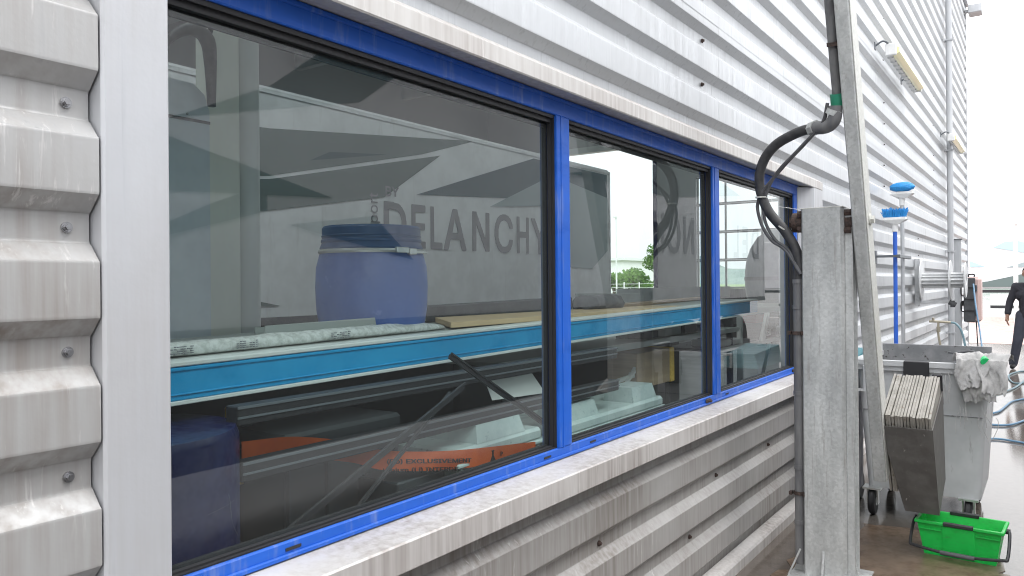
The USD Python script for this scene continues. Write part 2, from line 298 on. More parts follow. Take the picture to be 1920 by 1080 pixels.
hair_m = flat('dark_hair', (.02, .015, .012), .6)
leaf_m = usdkit.material(stage, L + 'leaves', {'oi': ('geometry', {}), 'n': ('noise_texture', {'scale': .9, 'detail': 3}), 'r': ('rgb_ramp', {'ramp': [(.3, (.07, .14, .04)), (.7, (.16, .26, .08))]}),
    'd': ('diffuse_bsdf', {}), 't': ('translucent_bsdf', {}), 'm': ('mix_closure', {'fac': .3})},
    [('oi.position', 'n.vector'), ('n.fac', 'r.fac'), ('r.color', 'd.color'), ('r.color', 't.color'), ('d.BSDF', 'm.closure1'), ('t.BSDF', 'm.closure2')], 'm.closure')
bark_m = flat('bark', (.10, .075, .055), .9)
grass_m = worn('verge_grass', (.10, .16, .05), (.16, .22, .08), (2, 2, 2), .4, .6, .9)
hill_m = worn('far_hills', (.10, .15, .13), (.15, .2, .17), (.02, .02, .02), .4, .6, .95)

# ------------------------------------------------------------------ ground, hills
single('ground', (np.array([[-400, -400, 0], [900, -400, 0], [900, 600, 0], [-400, 600, 0]], float), np.array([[0, 1, 2, 3]])), concrete, kind='structure')
single('paving', bx(24, 41, -2.4, 14, -.05, .006), paving_m, kind='structure')
single('verge', bx(48, 900, 15, 600, -.05, .05), grass_m, kind='structure')
def ridge(name, x0, pts, depth):
    v, f = [], []
    for i, (y, h) in enumerate(pts): v += [[x0, y, 0], [x0 + depth * .5, y, h], [x0 + depth, y, 0]]
    for i in range(len(pts) - 1):
        a, b = 3 * i, 3 * i + 3; f += [[a, a + 1, b + 1], [a, b + 1, b], [a + 1, a + 2, b + 2], [a + 1, b + 2, b + 1]]
    single(name, trimesh.Trimesh(np.array(v, float), f, process=False), hill_m, kind='structure')
ridge('hills', 520, [(-60 + 12 * i, 18 + 9 * math.sin(i * .5) + 3 * math.sin(i * 1.7)) for i in range(50)], 300)

# ------------------------------------------------------------------ the building shell
B = Thing('metal_clad_building', 'long warehouse wall of horizontally ribbed light grey metal cladding', 'building', (0, 0, 0))
PITCH, ZC = .2465, 1.326 - .2465 * 5
def profile(z0, z1):
    """(y, z) of the ribbed sheet between two heights: crest at y 0, valley at y .042, rounded corners."""
    pts = []
    k = math.floor((z0 - ZC) / PITCH) - 1
    while ZC + k * PITCH < z1 + PITCH:
        c = ZC + k * PITCH
        for dz, y in ((-.034, .034), (-.030, .040), (-.024, .042), (.024, .042), (.030, .040), (.034, .034), (.062, .006), (.066, .0015), (.072, 0), (.174, 0), (.1795, .0015), (.183, .006)):
            pts.append((y, c + dz))
        k += 1
    pts = sorted(pts, key=lambda p: p[1]); zs = [p[1] for p in pts]; ys = [p[0] for p in pts]
    inside = [(np.interp(z0, zs, ys), z0)] + [p for p in pts if z0 < p[1] < z1] + [(np.interp(z1, zs, ys), z1)]
    return np.array(inside)
def sheet(x0, x1, z0, z1, off=0.):
    p = profile(z0, z1); n = len(p); p = p + [off, 0]
    nx = max(2, int((x1 - x0) / .35) + 1); xs = np.linspace(x0, x1, nx)
    outer = np.concatenate([np.column_stack([np.full(n, x), p]) for x in xs])
    outer[:, 1] += .0036 * (meshkit.fbm(outer * [1.6, 0, 3.1] + 4, 3, 5) - .5); outer[:, 2] += .004 * (meshkit.fbm(outer * [.9, 0, .3] + 9, 2, 6) - .5)   # slight buckling of the sheet
    inner = outer + [0, .0012, 0]
    f = []
    for i in range(nx - 1):
        for j in range(n - 1):
            a, b, c, d = i * n + j, (i + 1) * n + j, (i + 1) * n + j + 1, i * n + j + 1
            f += [[a, b, c], [a, c, d], [a + nx * n, c + nx * n, b + nx * n], [a + nx * n, d + nx * n, c + nx * n]]
    for j in range(n - 1):
        for i, s in ((0, 1), (nx - 1, -1)):
            a, b = i * n + j, i * n + j + 1; q = [a, b, b + nx * n, a + nx * n]
            q = q if s > 0 else q[::-1]; f += [[q[0], q[1], q[2]], [q[0], q[2], q[3]]]
    return trimesh.Trimesh(np.vstack([outer, inner]), np.array(f), process=False)
WX1 = 20.45
crest = lambda k: ZC + k * PITCH + .12            # middle of crest k, where courses lap
# courses of four ribs above the window, lapped on a crest, each of four sheet lengths
B.part('cladding_sheet', sheet(-2.2, .782, -.02, 2.55), clad_left, 30)
B.part('cladding_sheet', sheet(.93, 6.72, .06, .90), clad_low, 30)
B.part('cladding_sheet', sheet(6.72, 13.2, .06, 2.508, .0015), clad_up, 30)
B.part('cladding_sheet', sheet(13.2, WX1, .06, 2.508), clad_up, 30)
zs = [2.508] + [crest(k) for k in (12, 16, 20, 24, 28)] + [8.0]
for i in range(len(zs) - 1):
    xs = [-2.2, 4.3, 10.8, 16.4, WX1] if i % 2 == 0 else [-2.2, 5.6, 12.0, 17.3, WX1]
    for j in range(4):
        B.part('cladding_sheet', sheet(xs[j], xs[j + 1], zs[i] - (.012 if i else 0), zs[i + 1], -.0016 * i - .0007 * (j % 2)), clad_up, 30)
# flashings
B.part('jamb_flashing', prism([(.787, .003), (.793, -.004), (.926, -.004), (.930, 0), (.930, .088), (.924, .088), (.924, .004), (.795, .004), (.795, .07), (.787, .07)], 'z', -.02, 2.545), flash_m)
B.part('lintel_flashing', prism([(-.006, 2.457), (-.002, 2.452), (.088, 2.462), (.088, 2.470), (.004, 2.464), (.004, 2.512), (.03, 2.535), (.028, 2.542), (-.003, 2.518), (-.006, 2.514)], 'x', .90, 6.72), lintel_m)
B.part('reveal_flashing', prism([(6.300, .09), (6.425, .0), (6.433, -.006), (6.712, -.006), (6.716, -.002), (6.716, .05), (6.71, .05), (6.71, .0), (6.436, .0), (6.31, .094)], 'z', .895, 2.45), flash_m)
for x0, x1 in ((.932, 3.103), (3.106, 6.715)):
    B.part('sill_flashing', prism([(.088, .982), (-.047, .972), (-.052, .967), (-.052, .888), (-.048, .884), (-.020, .884), (-.020, .889), (-.044, .890), (-.044, .963), (.088, .974)], 'x', x0, x1), sill_m)
B.part('base_flashing', prism([(.03, .085), (-.035, .072), (-.045, .06), (-.045, .0), (.03, .0)], 'x', .93, WX1), sill_m)
B.part('corner_flashing', prism([(WX1 - .002, -.012), (WX1 + .12, -.012), (WX1 + .12, .2), (WX1 - .002, .2)], 'z', 0, 8.05), flash_m)
B.part('roof_edge', bx(-2.2, WX1 + .15, -.06, .3, 8.0, 8.12), flash_m)
# screws: the four big ones by the jamb, then rows on the valleys
def screw(x, y, z, s=1.):
    head = trimesh.creation.cylinder(.0055 * s, .006 * s, sections=6); wash = trimesh.creation.cylinder(.0095 * s, .003 * s, sections=18); cone = trimesh.creation.cylinder(.0075 * s, .004 * s, sections=14)
    wash.apply_translation([0, 0, .0015 * s]); cone.apply_translation([0, 0, .004 * s]); head.apply_translation([0, 0, .008 * s])
    m = trimesh.util.concatenate([wash, cone, head]); m.apply_transform(trimesh.transformations.rotation_matrix(np.pi / 2, [1, 0, 0])); m.apply_translation([x, y, z]); return m
for k in range(3, 9): B.part('screw', screw(.738, .0415, ZC + k * PITCH, 1.15), steel, 30)
for k in range(10, 27):
    for x in (4.15, 9.9, 14.6):
        if (x > 6 and k % 2) or 10 < k < 15: B.part('screw', screw(x + .02 * math.sin(k), .041 - .0016 * 2, ZC + k * PITCH, 1.0 if x > 6 else 1.3), rust, 30)
for k in range(5, 10):
    for x in (8.9, 12.7): B.part('screw', screw(x, .040, ZC + k * PITCH, 1.0), rust, 30)
for x, k in ((2.9, 2), (3.9, 1), (4.3, 2), (5.3, 2)): B.part('screw', screw(x, .041, ZC + k * PITCH, 1.3), rust, 30)
# inside: liner with the window opening, floor, roof, other walls
B.part('inner_wall', bx(-4, .80, .095, .24, 0, 7.6), inner_m); B.part('inner_wall', bx(6.30, 20.3, .095, .24, 0, 7.6), inner_m)
B.part('inner_wall', bx(.80, 6.30, .095, .24, 0, .98), inner_m); B.part('inner_wall', bx(.80, 6.30, .095, .24, 2.47, 7.6), inner_m)
B.part('inner_wall', bx(-4.2, -4, .095, 14, 0, 7.6), inner_m); B.part('inner_wall', bx(-4, 20.3, 13.6, 13.8, 0, 7.6), inner_m)
EW = 20.3
for y0, y1, z0, z1 in ((.24, 3.5, 0, 7.6), (3.5, 6.45, 4.6, 7.6), (6.45, 7.6, 0, 7.6), (7.6, 11.8, 5.75, 7.6), (11.8, 13.6, 0, 7.6)):
    B.part('end_wall', bx(EW, EW + .14, y0, y1, z0, z1), inner_m)
single('floor', bx(-4, EW + .1, .24, 13.6, -.05, .012), floor_m, kind='structure')
sk = [(.8, 2.5), (3.2, 4.3), (9.8, 10.4)]; ys = [.095] + [v for s_ in sk for v in s_] + [13.8]
for i in range(0, len(ys), 2): B.part('roof_deck', bx(-4.2, WX1, ys[i], ys[i + 1], 7.6, 7.7), roof_m)
B.part('roof_deck', bx(4.4, WX1, .8, 2.5, 7.6, 7.7), roof_m); B.part('roof_deck', bx(-4.2, -1.0, .8, 2.5, 7.6, 7.7), roof_m)
for s_ in sk: B.part('unseen_skylight', bx(-4.2 if s_[0] > 1 else -1.0, WX1 if s_[0] > 1 else 4.4, s_[0], s_[1], 7.63, 7.65), door_glass)  # unseen roof openings, placed to light the column, shelf and trailer side
for x in (1.0, 4.8, 8.6, 12.4, 16.2): B.part('roof_beam', bx(x, x + .16, .24, 13.6, 7.0, 7.58), roof_m)
for y in (2.2, 4.5, 7.0, 9.0, 11.5): B.part('roof_purlin', bx(-4, EW, y, y + .08, 7.36, 7.6), roof_m)

# ------------------------------------------------------------------ the window
W = Thing('window', 'long blue framed window of three panes set in the ribbed wall', 'window', (3.6, .09, .985))
FY0, FY1 = .09, .15
W.part('bottom_rail', [bx(.802, 6.295, FY0, FY1, .985, 1.030, .004), bx(.802, 6.295, .083, FY0 + .01, .985, .999, .003)], frame_blue)
W.part('top_rail', [bx(.802, 6.295, FY0, FY1, 2.385, 2.462, .004), bx(.802, 6.295, .084, FY0 + .01, 2.444, 2.460, .003)], frame_blue)
W.part('jamb', bx(.802, .862, FY0 + .001, FY1 - .001, 1.0295, 2.3855), frame_blue); W.part('jamb', [bx(6.20, 6.293, FY0 + .001, FY1 - .001, 1.0295, 2.3855, .003), bx(6.225, 6.245, FY0 - .004, FY0 + .02, 1.0295, 2.3855, .003)], frame_blue)
for x0, x1 in ((2.664, 2.765), (4.425, 4.535)):
    W.part('mullion', [bx(x0, x1, FY0 - .002, FY1 + .002, 1.0295, 2.3855, .003), bx(x0 + .03, x0 + .036, FY0 - .005, FY0, 1.0295, 2.3855)], frame_blue)
openings = [(.862, 2.664), (2.765, 4.425), (4.535, 6.20)]
for i, (x0, x1) in enumerate(openings):
    g = []
    for d, yy0, yy1 in ((.005, .100, .1285), (.011, .112, .1285), (.017, .136, .149)):
        g += [bx(x0, x0 + d, yy0, yy1, 1.030, 2.385), bx(x1 - d, x1, yy0, yy1, 1.030, 2.385), bx(x0 + d, x1 - d, yy0, yy1, 1.030, 1.030 + d * .8), bx(x0 + d, x1 - d, yy0, yy1, 2.385 - d * 2.8, 2.385)]  # top strip thicker than the rubber, standing for shade under the rail
    W.part('gasket_and_shade', g, frame_dark)
    sp = []
    d = .012
    for yy0, yy1 in ((.150, .162),):
        sp += [bx(x0, x0 + d, yy0, yy1, 1.030, 2.385), bx(x1 - d, x1, yy0, yy1, 1.030, 2.385), bx(x0 + d, x1 - d, yy0, yy1, 1.030, 1.030 + d * .7), bx(x0 + d, x1 - d, yy0, yy1, 2.385 - d * 2.6, 2.385)]  # thickened at the top like the strips above, to deepen that shade
    W.part('spacer', sp, sash_grey)
    v = np.array([[x0 + .004, .1305, 1.034], [x1 - .004, .1305, 1.034], [x1 - .004, .1305, 2.38], [x0 + .004, .1305, 2.38]])
    W.part('pane', (v, np.array([[0, 1, 2, 3]])), pane_m)
for x in (1.30, 2.55, 2.92, 4.62): W.part('drain_slot', bx(x, x + .05, FY0 - .0025, FY0 + .002, 1.006, 1.014), ink)
for x in (4.28, 6.10): W.part('latch', [bx(x, x + .07, FY0 - .012, FY0 + .002, .998, 1.022, .006), cyl((x + .035, FY0 - .026, 1.01), (x + .035, FY0, 1.01), .009, 10)], rust, 30)

# ------------------------------------------------------------------ inside: shelf with blue rail and what lies on it
TILT = .0128
def tl(m):                                      # the shelf rises a little along its length
    m = tm(m); m.vertices[:, 2] += TILT * (m.vertices[:, 0] - 1.3); return m
S = Thing('long_shelf', 'long shelf with bright sky blue front rail behind the window', 'shelf', (1, .6, 0))
S.part('front_rail', tl([bx(.6, 6.9, .60, .64, 1.356, 1.458, .003), bx(.6, 6.9, .594, .61, 1.444, 1.456, .003), bx(.6, 6.9, .5945, .61, 1.372, 1.377, .002)]), rail_m)
S.part('top_trim', tl(bx(.6, 6.9, .592, .68, 1.459, 1.474, .003)), trim_m)
S.part('bottom_trim', tl(bx(.6, 6.9, .594, .66, 1.343, 1.3555, .002)), trim_m)
S.part('shelf_board', tl(bx(.6, 6.9, .681, 1.48, 1.445, 1.472)), shelf_m)
for x in (.75, 2.0, 3.6, 5.2, 6.7):
    S.part('cross_bar', tl(bx(x, x + .05, .66, 1.46, 1.36, 1.444)), crate_dark)
for x in (.75, 3.62, 6.75):
    for y in (1.38,): S.part('leg', bx(x, x + .05, y, y + .05, .012, 1.36 + TILT * (x - 1.3)), crate_dark)
Bb = Thing('barrel', 'blue plastic clamp ring barrel standing on the shelf', 'barrel', (2.50, .98, 1.488))
c = (2.50, .98, 1.49)
th_ = lambda P: [(r * .9, z) for r, z in P]
Bb.part('body', lathe(th_([(0, 0), (.247, 0), (.260, .015), (.276, .10), (.281, .20), (.276, .29), (.260, .345), (.251, .36), (0, .36)]), c, sides=40), barrel_m, 40)
lid = Bb.part('lid', lathe(th_([(0, .365), (.253, .365), (.258, .375), (.251, .39), (.247, .398), (.251, .403), (.251, .411), (.246, .416), (.246, .424), (.25, .428), (.246, .433), (.246, .462), (.238, .472), (0, .472)]), c, sides=40), barrel_lid_m, 30)
ring = Bb.part('clamp_ring', lathe(th_([(.249, .350), (.262, .350), (.266, .359), (.262, .368), (.249, .368), (.249, .350)]), c, sides=40), zinc, 30)
Bb.part('clamp_lever', [bx(2.40, 2.475, .725, .742, 1.838, 1.862, .003), bx(2.475, 2.52, .720, .742, 1.832, 1.858, .003), bx(2.52, 2.60, .73, .745, 1.838, 1.850, .003)], zinc, parent=ring)
# crumpled plastic roll
def crumple(x0, x1, yc, r, z0, seed, amp=.012):
    n, k = 60, 16; v = []
    for i in range(n + 1):
        x = x0 + (x1 - x0) * i / n; e = min(1, 6 * i / n, 6 * (1 - i / n)) ** .5 * .75 + .25
        for j in range(k):
            a = 2 * math.pi * j / k; q = meshkit.fbm(np.array([x * 9, math.cos(a) * 1.5, math.sin(a) * 1.5]), 3, seed)
            rr = r * e * (.8 + .5 * q); v.append([x, yc + 1.7 * rr * math.cos(a), max(z0, z0 + r * .62 * e + rr * math.sin(a))])
    f = [[i * k + j, i * k + (j + 1) % k, (i + 1) * k + (j + 1) % k, (i + 1) * k + j] for i in range(n) for j in range(k)]
    return (np.array(v), np.array(f)[:, ::-1])
R = Thing('plastic_roll', 'crumpled printed clear plastic roll lying along the shelf edge', 'plastic roll', (1.9, .78, 1.475))
R.part('wrap', tl(crumple(.9, 2.75, .77, .027, 1.475, 3)), bag_m, 40)
for x0, x1 in ((1.36, 1.44), (1.60, 1.69), (2.02, 2.12)):
    mk = []
    for i in range(7):
        for j in range(4):
            if RNG.random() < .75:
                xx0 = x0 + (x1 - x0) * i / 7; mk.append(bx(xx0, xx0 + .006 + .004 * RNG.random(), .712, .716, 1.484 + j * .007, 1.487 + j * .007))
    R.part('print', tl(mk), ink_grey)
single('metal_profile', tl([bx(1.78, 2.66, .80, .803, 1.515, 1.548), bx(1.78, 2.66, .803, .86, 1.515, 1.518), bx(1.78, 2.66, .86, .863, 1.515, 1.54)]), shelf_m, 'grey angled metal profile lying on top of the plastic roll', 'metal profile')
single('wood_plank', prism([(2.72, .70), (6.1, .66), (6.1, .98), (3.10, 1.12)], 'z', 1.50, 1.525), wood_m, 'pale wooden plank lying on the shelf right of the barrel', 'plank')
single('rubber_bumper', tl(bx(2.92, 4.6, 1.16, 1.22, 1.475, 1.565, .01)), slate_pl, 'dark grey rubber strip lying behind the pale plank', 'rubber strip')
single('board_sheet', rot(bx(4.72, 5.75, 1.20, 1.215, 1.535, 1.63, .002), .02, [0, 1, 0], (4.7, 1.2, 1.5)), card_m, 'leftmost grey board standing on the shelf in the middle pane', 'board')
single('board_sheet', bx(5.55, 8.2, 1.30, 1.315, 1.54, 1.652, .002), card_m, 'longer grey board standing on the shelf under the far doors', 'board')
single('brown_board', tl(bx(4.9, 6.8, .98, 1.12, 1.474, 1.496)), wood_dark, 'brown board lying flat at the far end of the shelf', 'board')
single('dark_cloth_heap', tl(crumple(4.45, 4.98, 1.02, .06, 1.475, 9)), slate_pl, 'dark crumpled cloth heap on the shelf near the first mullion', 'cloth', 40)

# column, pale cabinet and black arm behind it
C = Thing('steel_column', 'cream vertical building column behind the shelf left of the barrel', 'column', (2.2, 1.75, 0))
C.part('shaft', bx(2.085, 2.265, 1.62, 1.70, .012, 7.0, .004), column_m)
C.part('pipe', cyl((2.345, 1.68, .012), (2.345, 1.68, 7.0), .062, 16), trim_m, 40)
K = Thing('pale_cabinet', 'pale grey rounded machine cabinet left of the inside column', 'cabinet', (1.6, 1.58, 0))
K.part('body', prism(Polygon([(1.1, .3), (2.06, .3), (2.06, 2.49), (2.035, 2.56), (1.98, 2.60), (1.1, 2.62)]), 'y', 1.555, 1.6), machine_m)
K.part('groove', bx(1.1, 2.062, 1.552, 1.558, 2.43, 2.443), slate_pl)
K.part('rivet', trimesh.creation.icosphere(1, .006).apply_translation([1.95, 1.553, 2.46]), zinc)
single('bent_black_pipe', tube([(1.80, 1.5, 2.70), (1.88, 1.5, 2.79), (1.96, 1.5, 2.82), (2.015, 1.5, 2.79), (2.03, 1.5, 2.70), (2.035, 1.5, 2.50)], [.012, .022, .03, .034, .028, .018], 12), rubber, 'bent black pipe hanging above the pale cabinet at top left', 'pipe', 40)
single('hanging_cable', tube([(2.02, 1.5, 2.80), (2.06, 1.5, 2.95), (2.09, 1.5, 3.2), (2.09, 1.5, 4.5)], .012, 6), rubber, 'thin black cable rising from the bent pipe by the column', 'cable', 40)

# ---------------- below the shelf
D_ = Thing('drum', 'large scratched navy drum at the lower left behind glass', 'drum', (1.15, .62, .012))
D_.part('body', lathe([(0, 0), (.30, 0), (.31, .02), (.31, .42), (.325, .43), (.31, .44), (.31, .78), (.325, .79), (.31, .80), (.31, 1.25), (.30, 1.275), (.0, 1.275)], (1.16, .62, .012), sides=48), drum_m, 30)
D_.part('scratch', [tube([(1.30, .352, 1.16), (1.315, .35, 1.10), (1.325, .352, 1.03), (1.36, .368, .97), (1.40, .40, .92)], .0006, 4), tube([(1.22, .31, 1.085), (1.30, .335, 1.09), (1.36, .365, 1.10)], .0004, 4)], sash_grey)
for i, (a, b, lab) in enumerate((((1.42, .47, 1.335), (3.9, .47, 1.335), 'upper of two dark window profiles lying under the blue rail'), ((1.43, .46, 1.165), (3.9, .46, 1.155), 'lower of two dark window profiles crossing the first pane'))):
    P_ = Thing('dark_profile', lab, 'window profile', a)
    x0, y0, z0 = a; x1, _, z1 = b
    P_.part('body', bar((x0, y0 + .02, z0 - .03), (x1, y0 + .02, z1 - .03), .06, .06, b=.004), frame_dark)
    P_.part('lip', [bar((x0, y0 - .012, z0 - .004), (x1, y0 - .012, z1 - .004), .004, .008), bar((x0, y0 - .012, z0 - .035), (x1, y0 - .012, z1 - .035), .004, .006)], sash_grey)
for i, (a, b, w, lab) in enumerate((((2.265, .33, 1.425), (2.95, .27, 1.02), .018, 'black rubber strip leaning down to the right behind the glass'), ((1.39, .22, .995), (2.36, .34, 1.30), .02, 'long black profile leaning from the lower left pane corner'), ((1.68, .24, .99), (2.30, .36, 1.28), .008, 'thin black rod crossing behind the leaning profile'))):
    single('leaning_strip', [bar(a, b, w, .012, (0, 1, 0)), bar(np.array(a) + (0, -.008, .012 * (w > .01)), np.array(b) + (0, -.008, .012 * (w > .01)), w * .35, .008, (0, 1, 0))], black_pl, lab, 'strip')
# crate stack with lids
def crate(name, lab, x0, x1, y0, y1, ztop, h, feet, crate_m=crate_m):
    T_ = Thing(name, lab, 'crate', ((x0 + x1) / 2, (y0 + y1) / 2, ztop - h))
    lidp = T_.part('lid', bx(x0, x1, y0, y1, ztop - .06, ztop, .014), crate_m, 30)
    T_.part('lid_rim', bx(x0 - .012, x1 + .012, y0 - .012, y1 + .012, ztop - .075, ztop - .055, .006), crate_m, 30, parent=lidp)
    T_.part('wall', [bx(x0 + .02, x1 - .02, y0 + .02, y1 - .02, ztop - h, ztop - .07, .008)], crate_m)
    n = max(3, int((x1 - x0) / .2))
    for i in range(n + 1):
        x = x0 + .03 + (x1 - x0 - .06) * i / n
        T_.part('rib', bx(x - .008, x + .008, y0 + .002, y0 + .021, ztop - h, ztop - .072), crate_m)
    for (fx, fy, w, d, hh) in feet:
        T_.part('foot_block', hull([(fx, fy, ztop), (fx + w, fy, ztop), (fx + w, fy + d, ztop), (fx, fy + d, ztop), (fx + .02, fy + .02, ztop + hh), (fx + w - .02, fy + .02, ztop + hh), (fx + w - .02, fy + d - .02, ztop + hh), (fx + .02, fy + d - .02, ztop + hh)]), crate_m, parent=lidp)
crate('plastic_crate', 'grey green crate with one tall rounded lid block by the mullion', 2.42, 3.05, .42, .82, 1.025, .98, [(2.56, .43, .36, .30, .075)])
crate('plastic_crate', 'grey green crate with two lid blocks behind the middle pane', 3.22, 4.46, .43, .95, .995, .95, [(3.34, .45, .32, .2, .085), (4.08, .45, .32, .2, .085)])
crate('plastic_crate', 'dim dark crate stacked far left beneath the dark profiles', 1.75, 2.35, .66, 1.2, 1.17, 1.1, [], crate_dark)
# orange warning strap with printing
O = Thing('orange_strap', 'orange warning band printed with battery text around a box', 'warning band', (2.2, .5, .9))
def band(P, w):
    P = catrom(P, 6); v = []
    for p in P: v += [p, p + np.array([0, 0, w])]
    f = [[2 * i, 2 * i + 2, 2 * i + 3, 2 * i + 1] for i in range(len(P) - 1)]
    m = tm((np.array(v), np.array(f))); b_ = m.copy(); b_.vertices += [0, .004, 0]; b_.faces = b_.faces[:, ::-1]
    return trimesh.util.concatenate([m, b_])
O.part('band', band([(1.55, .62, 1.115), (1.75, .60, 1.10), (1.95, .54, 1.055), (2.1, .50, 1.00), (2.4, .42, .955), (2.9, .36, .91)], .075), orange_m)
def on_band(s, h, x, z, w):
    m = text_at(s, h, (0, 0, 0), '-y', .002, True, w); v = m.vertices; x -= .06; t = v[:, 0].copy()
    v[:, 1] += np.interp(x + t, [2.1, 2.4, 2.9], [.50, .42, .36]) - .006; v[:, 2] += z - .15 * t; v[:, 0] += x; return m
O.part('lettering', [on_band('(Pb) EXCLUSIVEMENT', .016, 2.145, 1.029, .40), on_band('Lithium (Li) INTERDIT', .016, 2.125, .999, .36), on_band('P', .017, 2.72, .965, .014)], ink)
fl = [(0, 0), (.035, 0), (.022, .022), (.022, .04), (.026, .04), (.026, .044), (.009, .044), (.009, .04), (.013, .04), (.013, .022)]
O.part('flask_mark', prism([(2.60 + a, .951 + b) for a, b in fl], 'y', .389, .3915), ink)
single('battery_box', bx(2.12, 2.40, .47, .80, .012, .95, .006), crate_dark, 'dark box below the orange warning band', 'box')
Y_ = Thing('yellow_clamp', 'dull yellow clamp post in the dark under the shelf', 'clamp', (1.78, .95, .012))
Y_.part('post', bx(1.77, 1.82, .93, .97, .012, 1.22), crate_dark); Y_.part('jaw', bx(1.73, 1.86, .92, .98, 1.20, 1.25, .005), yellow_m); Y_.part('jaw', bx(1.75, 1.84, .92, .98, .96, .99, .005), yellow_m)
# lower second shelf with pale edge, timber block, white bar
S2 = Thing('lower_shelf', 'lower grey shelf with pale front edge under the blue rail', 'shelf', (4.5, 1.0, 0))
S2.part('front_edge', bx(3.55, 7.6, 1.0, 1.03, 1.205, 1.25, .003), trim_m); S2.part('board', bx(3.55, 7.6, 1.03, 1.5, 1.225, 1.245), shelf_m)
for x in (3.6, 7.5): S2.part('leg', bx(x, x + .05, 1.05, 1.1, .012, 1.225), crate_dark)
single('white_bar', rot(bx(4.3, 4.92, 1.16, 1.2, 1.13, 1.165, .003), 0, [0, 1, 0], (4.6, 1.2, 1.15)), paper, 'short white bar with slanted end below the lower shelf', 'bar')
T2 = Thing('timber_block', 'brown timber block with a bright yellow end face', 'timber block', (5.4, .95, .012))
T2.part('block', bx(5.02, 5.60, .88, 1.12, .93, 1.19, .004), wood_dark); T2.part('end_cap', bx(5.60, 5.68, .875, 1.12, .925, 1.192, .006), yellow_m)
T2.part('stand', bx(5.1, 5.55, .95, 1.10, .012, .93), crate_dark)
single('folded_frame', [bar((4.5, .75, .99), (5.2, .95, 1.09), .02, .02), bar((4.95, .9, 1.03), (5.15, .9, 1.18), .02, .02), bar((5.0, .93, 1.03), (5.2, .93, 1.17), .02, .02), bar((4.2, .8, 1.03), (4.96, .88, 1.04), .025, .025)], shelf_m, 'thin folded metal frame lying behind the middle crate', 'metal frame')
single('paper_sheet', (np.array([[3.1, .75, 1.115], [3.55, .72, 1.10], [3.62, .86, 1.20], [3.2, .88, 1.215]]), np.array([[0, 1, 2, 3]])), paper, 'pale curled sheet of paper behind the first mullion', 'paper')
# right-hand bench, tank and bits in the third pane
T3 = Thing('side_bench', 'grey bench with white front edge at right window end', 'bench', (8.2, 1.0, 0))
T3.part('front_edge', bx(7.7, 11.4, .98, 1.0, 1.36, 1.42, .003), trim_m); T3.part('top', bx(7.7, 11.4, 1.0, 2.0, 1.38, 1.415), shelf_m)
T3.part('low_edge', bx(6.95, 11.4, .98, 1.0, 1.03, 1.075, .003), trim_m); T3.part('low_shelf', bx(6.95, 11.4, 1.0, 1.6, 1.04, 1.07), crate_dark)
for x in (7.72, 11.3): T3.part('leg', bx(x, x + .05, 1.02, 1.07, .012, 1.38), trim_m)
T3.part('strut', bar((8.0, .97, .4), (8.5, .97, 1.03), .03, .03), trim_m)
Tk = Thing('round_tank', 'dark slate tank with domed top standing on the side bench', 'tank', (10.75, 1.5, 1.416))
Tk.part('body', lathe([(0, 0), (.38, 0), (.41, .06), (.43, .20), (.43, .42), (.41, .58), (.36, .74), (.26, .90), (.13, .98), (0, 1.0)], (10.75, 1.52, 1.416), sides=40), tank_m, 40)
Tk.part('hoop', lathe([(.428, .30), (.44, .30), (.44, .35), (.428, .35), (.428, .30)], (10.75, 1.52, 1.416), sides=40), slate_pl, 30)
single('step_ladder', [bar((7.95, .9, 1.08), (8.25, .93, 1.36), .03, .02), bar((8.05, .9, 1.08), (8.33, .93, 1.36), .03, .02), bar((8.05, .9, 1.15), (8.15, .9, 1.15), .02, .012), bar((8.12, .92, 1.24), (8.24, .92, 1.24), .02, .012)], trim_m, 'small aluminium ladder leaning below the white bench edge', 'ladder')
Bx = Thing('parts_box', 'dark parts box with a small 3C label', 'box', (8.7, 1.0, 1.08))
Bx.part('body', bx(8.42, 8.95, 1.03, 1.35, 1.076, 1.24, .006), crate_dark); Bx.part('label_plate', bx(8.55, 8.72, 1.024, 1.031, 1.10, 1.17), trim_m)
Bx.part('lettering', text_at('3C', .045, (8.58, 1.024, 1.112), '-y', .002), ink)
single('red_box', bx(8.45, 8.75, 1.1, 1.3, 1.242, 1.33, .006), red_pl, 'small red box on top of the parts box', 'box')
single('white_tray', bx(7.2, 7.75, 1.05, 1.35, 1.072, 1.13, .01), paper, 'white tray on the low bench shelf', 'tray')
for k in range(4):
    z = 1.255; x = 5.6 + k * .42
    single('shelf_box', bx(x, x + .28 + .06 * (k % 2), 1.1, 1.35, z - .008, z + .05 + .02 * (k % 3), .004), [crate_dark, paper, crate_dark, shelf_m][k], ['leftmost dark low box on the lower shelf', 'white papers box on the lower shelf', 'dark box right of the white papers', 'grey box at the far end of the lower shelf'][k], 'box')
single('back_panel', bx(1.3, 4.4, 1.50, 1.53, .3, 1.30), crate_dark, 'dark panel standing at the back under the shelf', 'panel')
single('back_panel', bx(4.5, 7.4, 1.56, 1.59, .2, 1.18), crate_dark, 'dark panel under the lower shelf behind the timber block', 'panel')

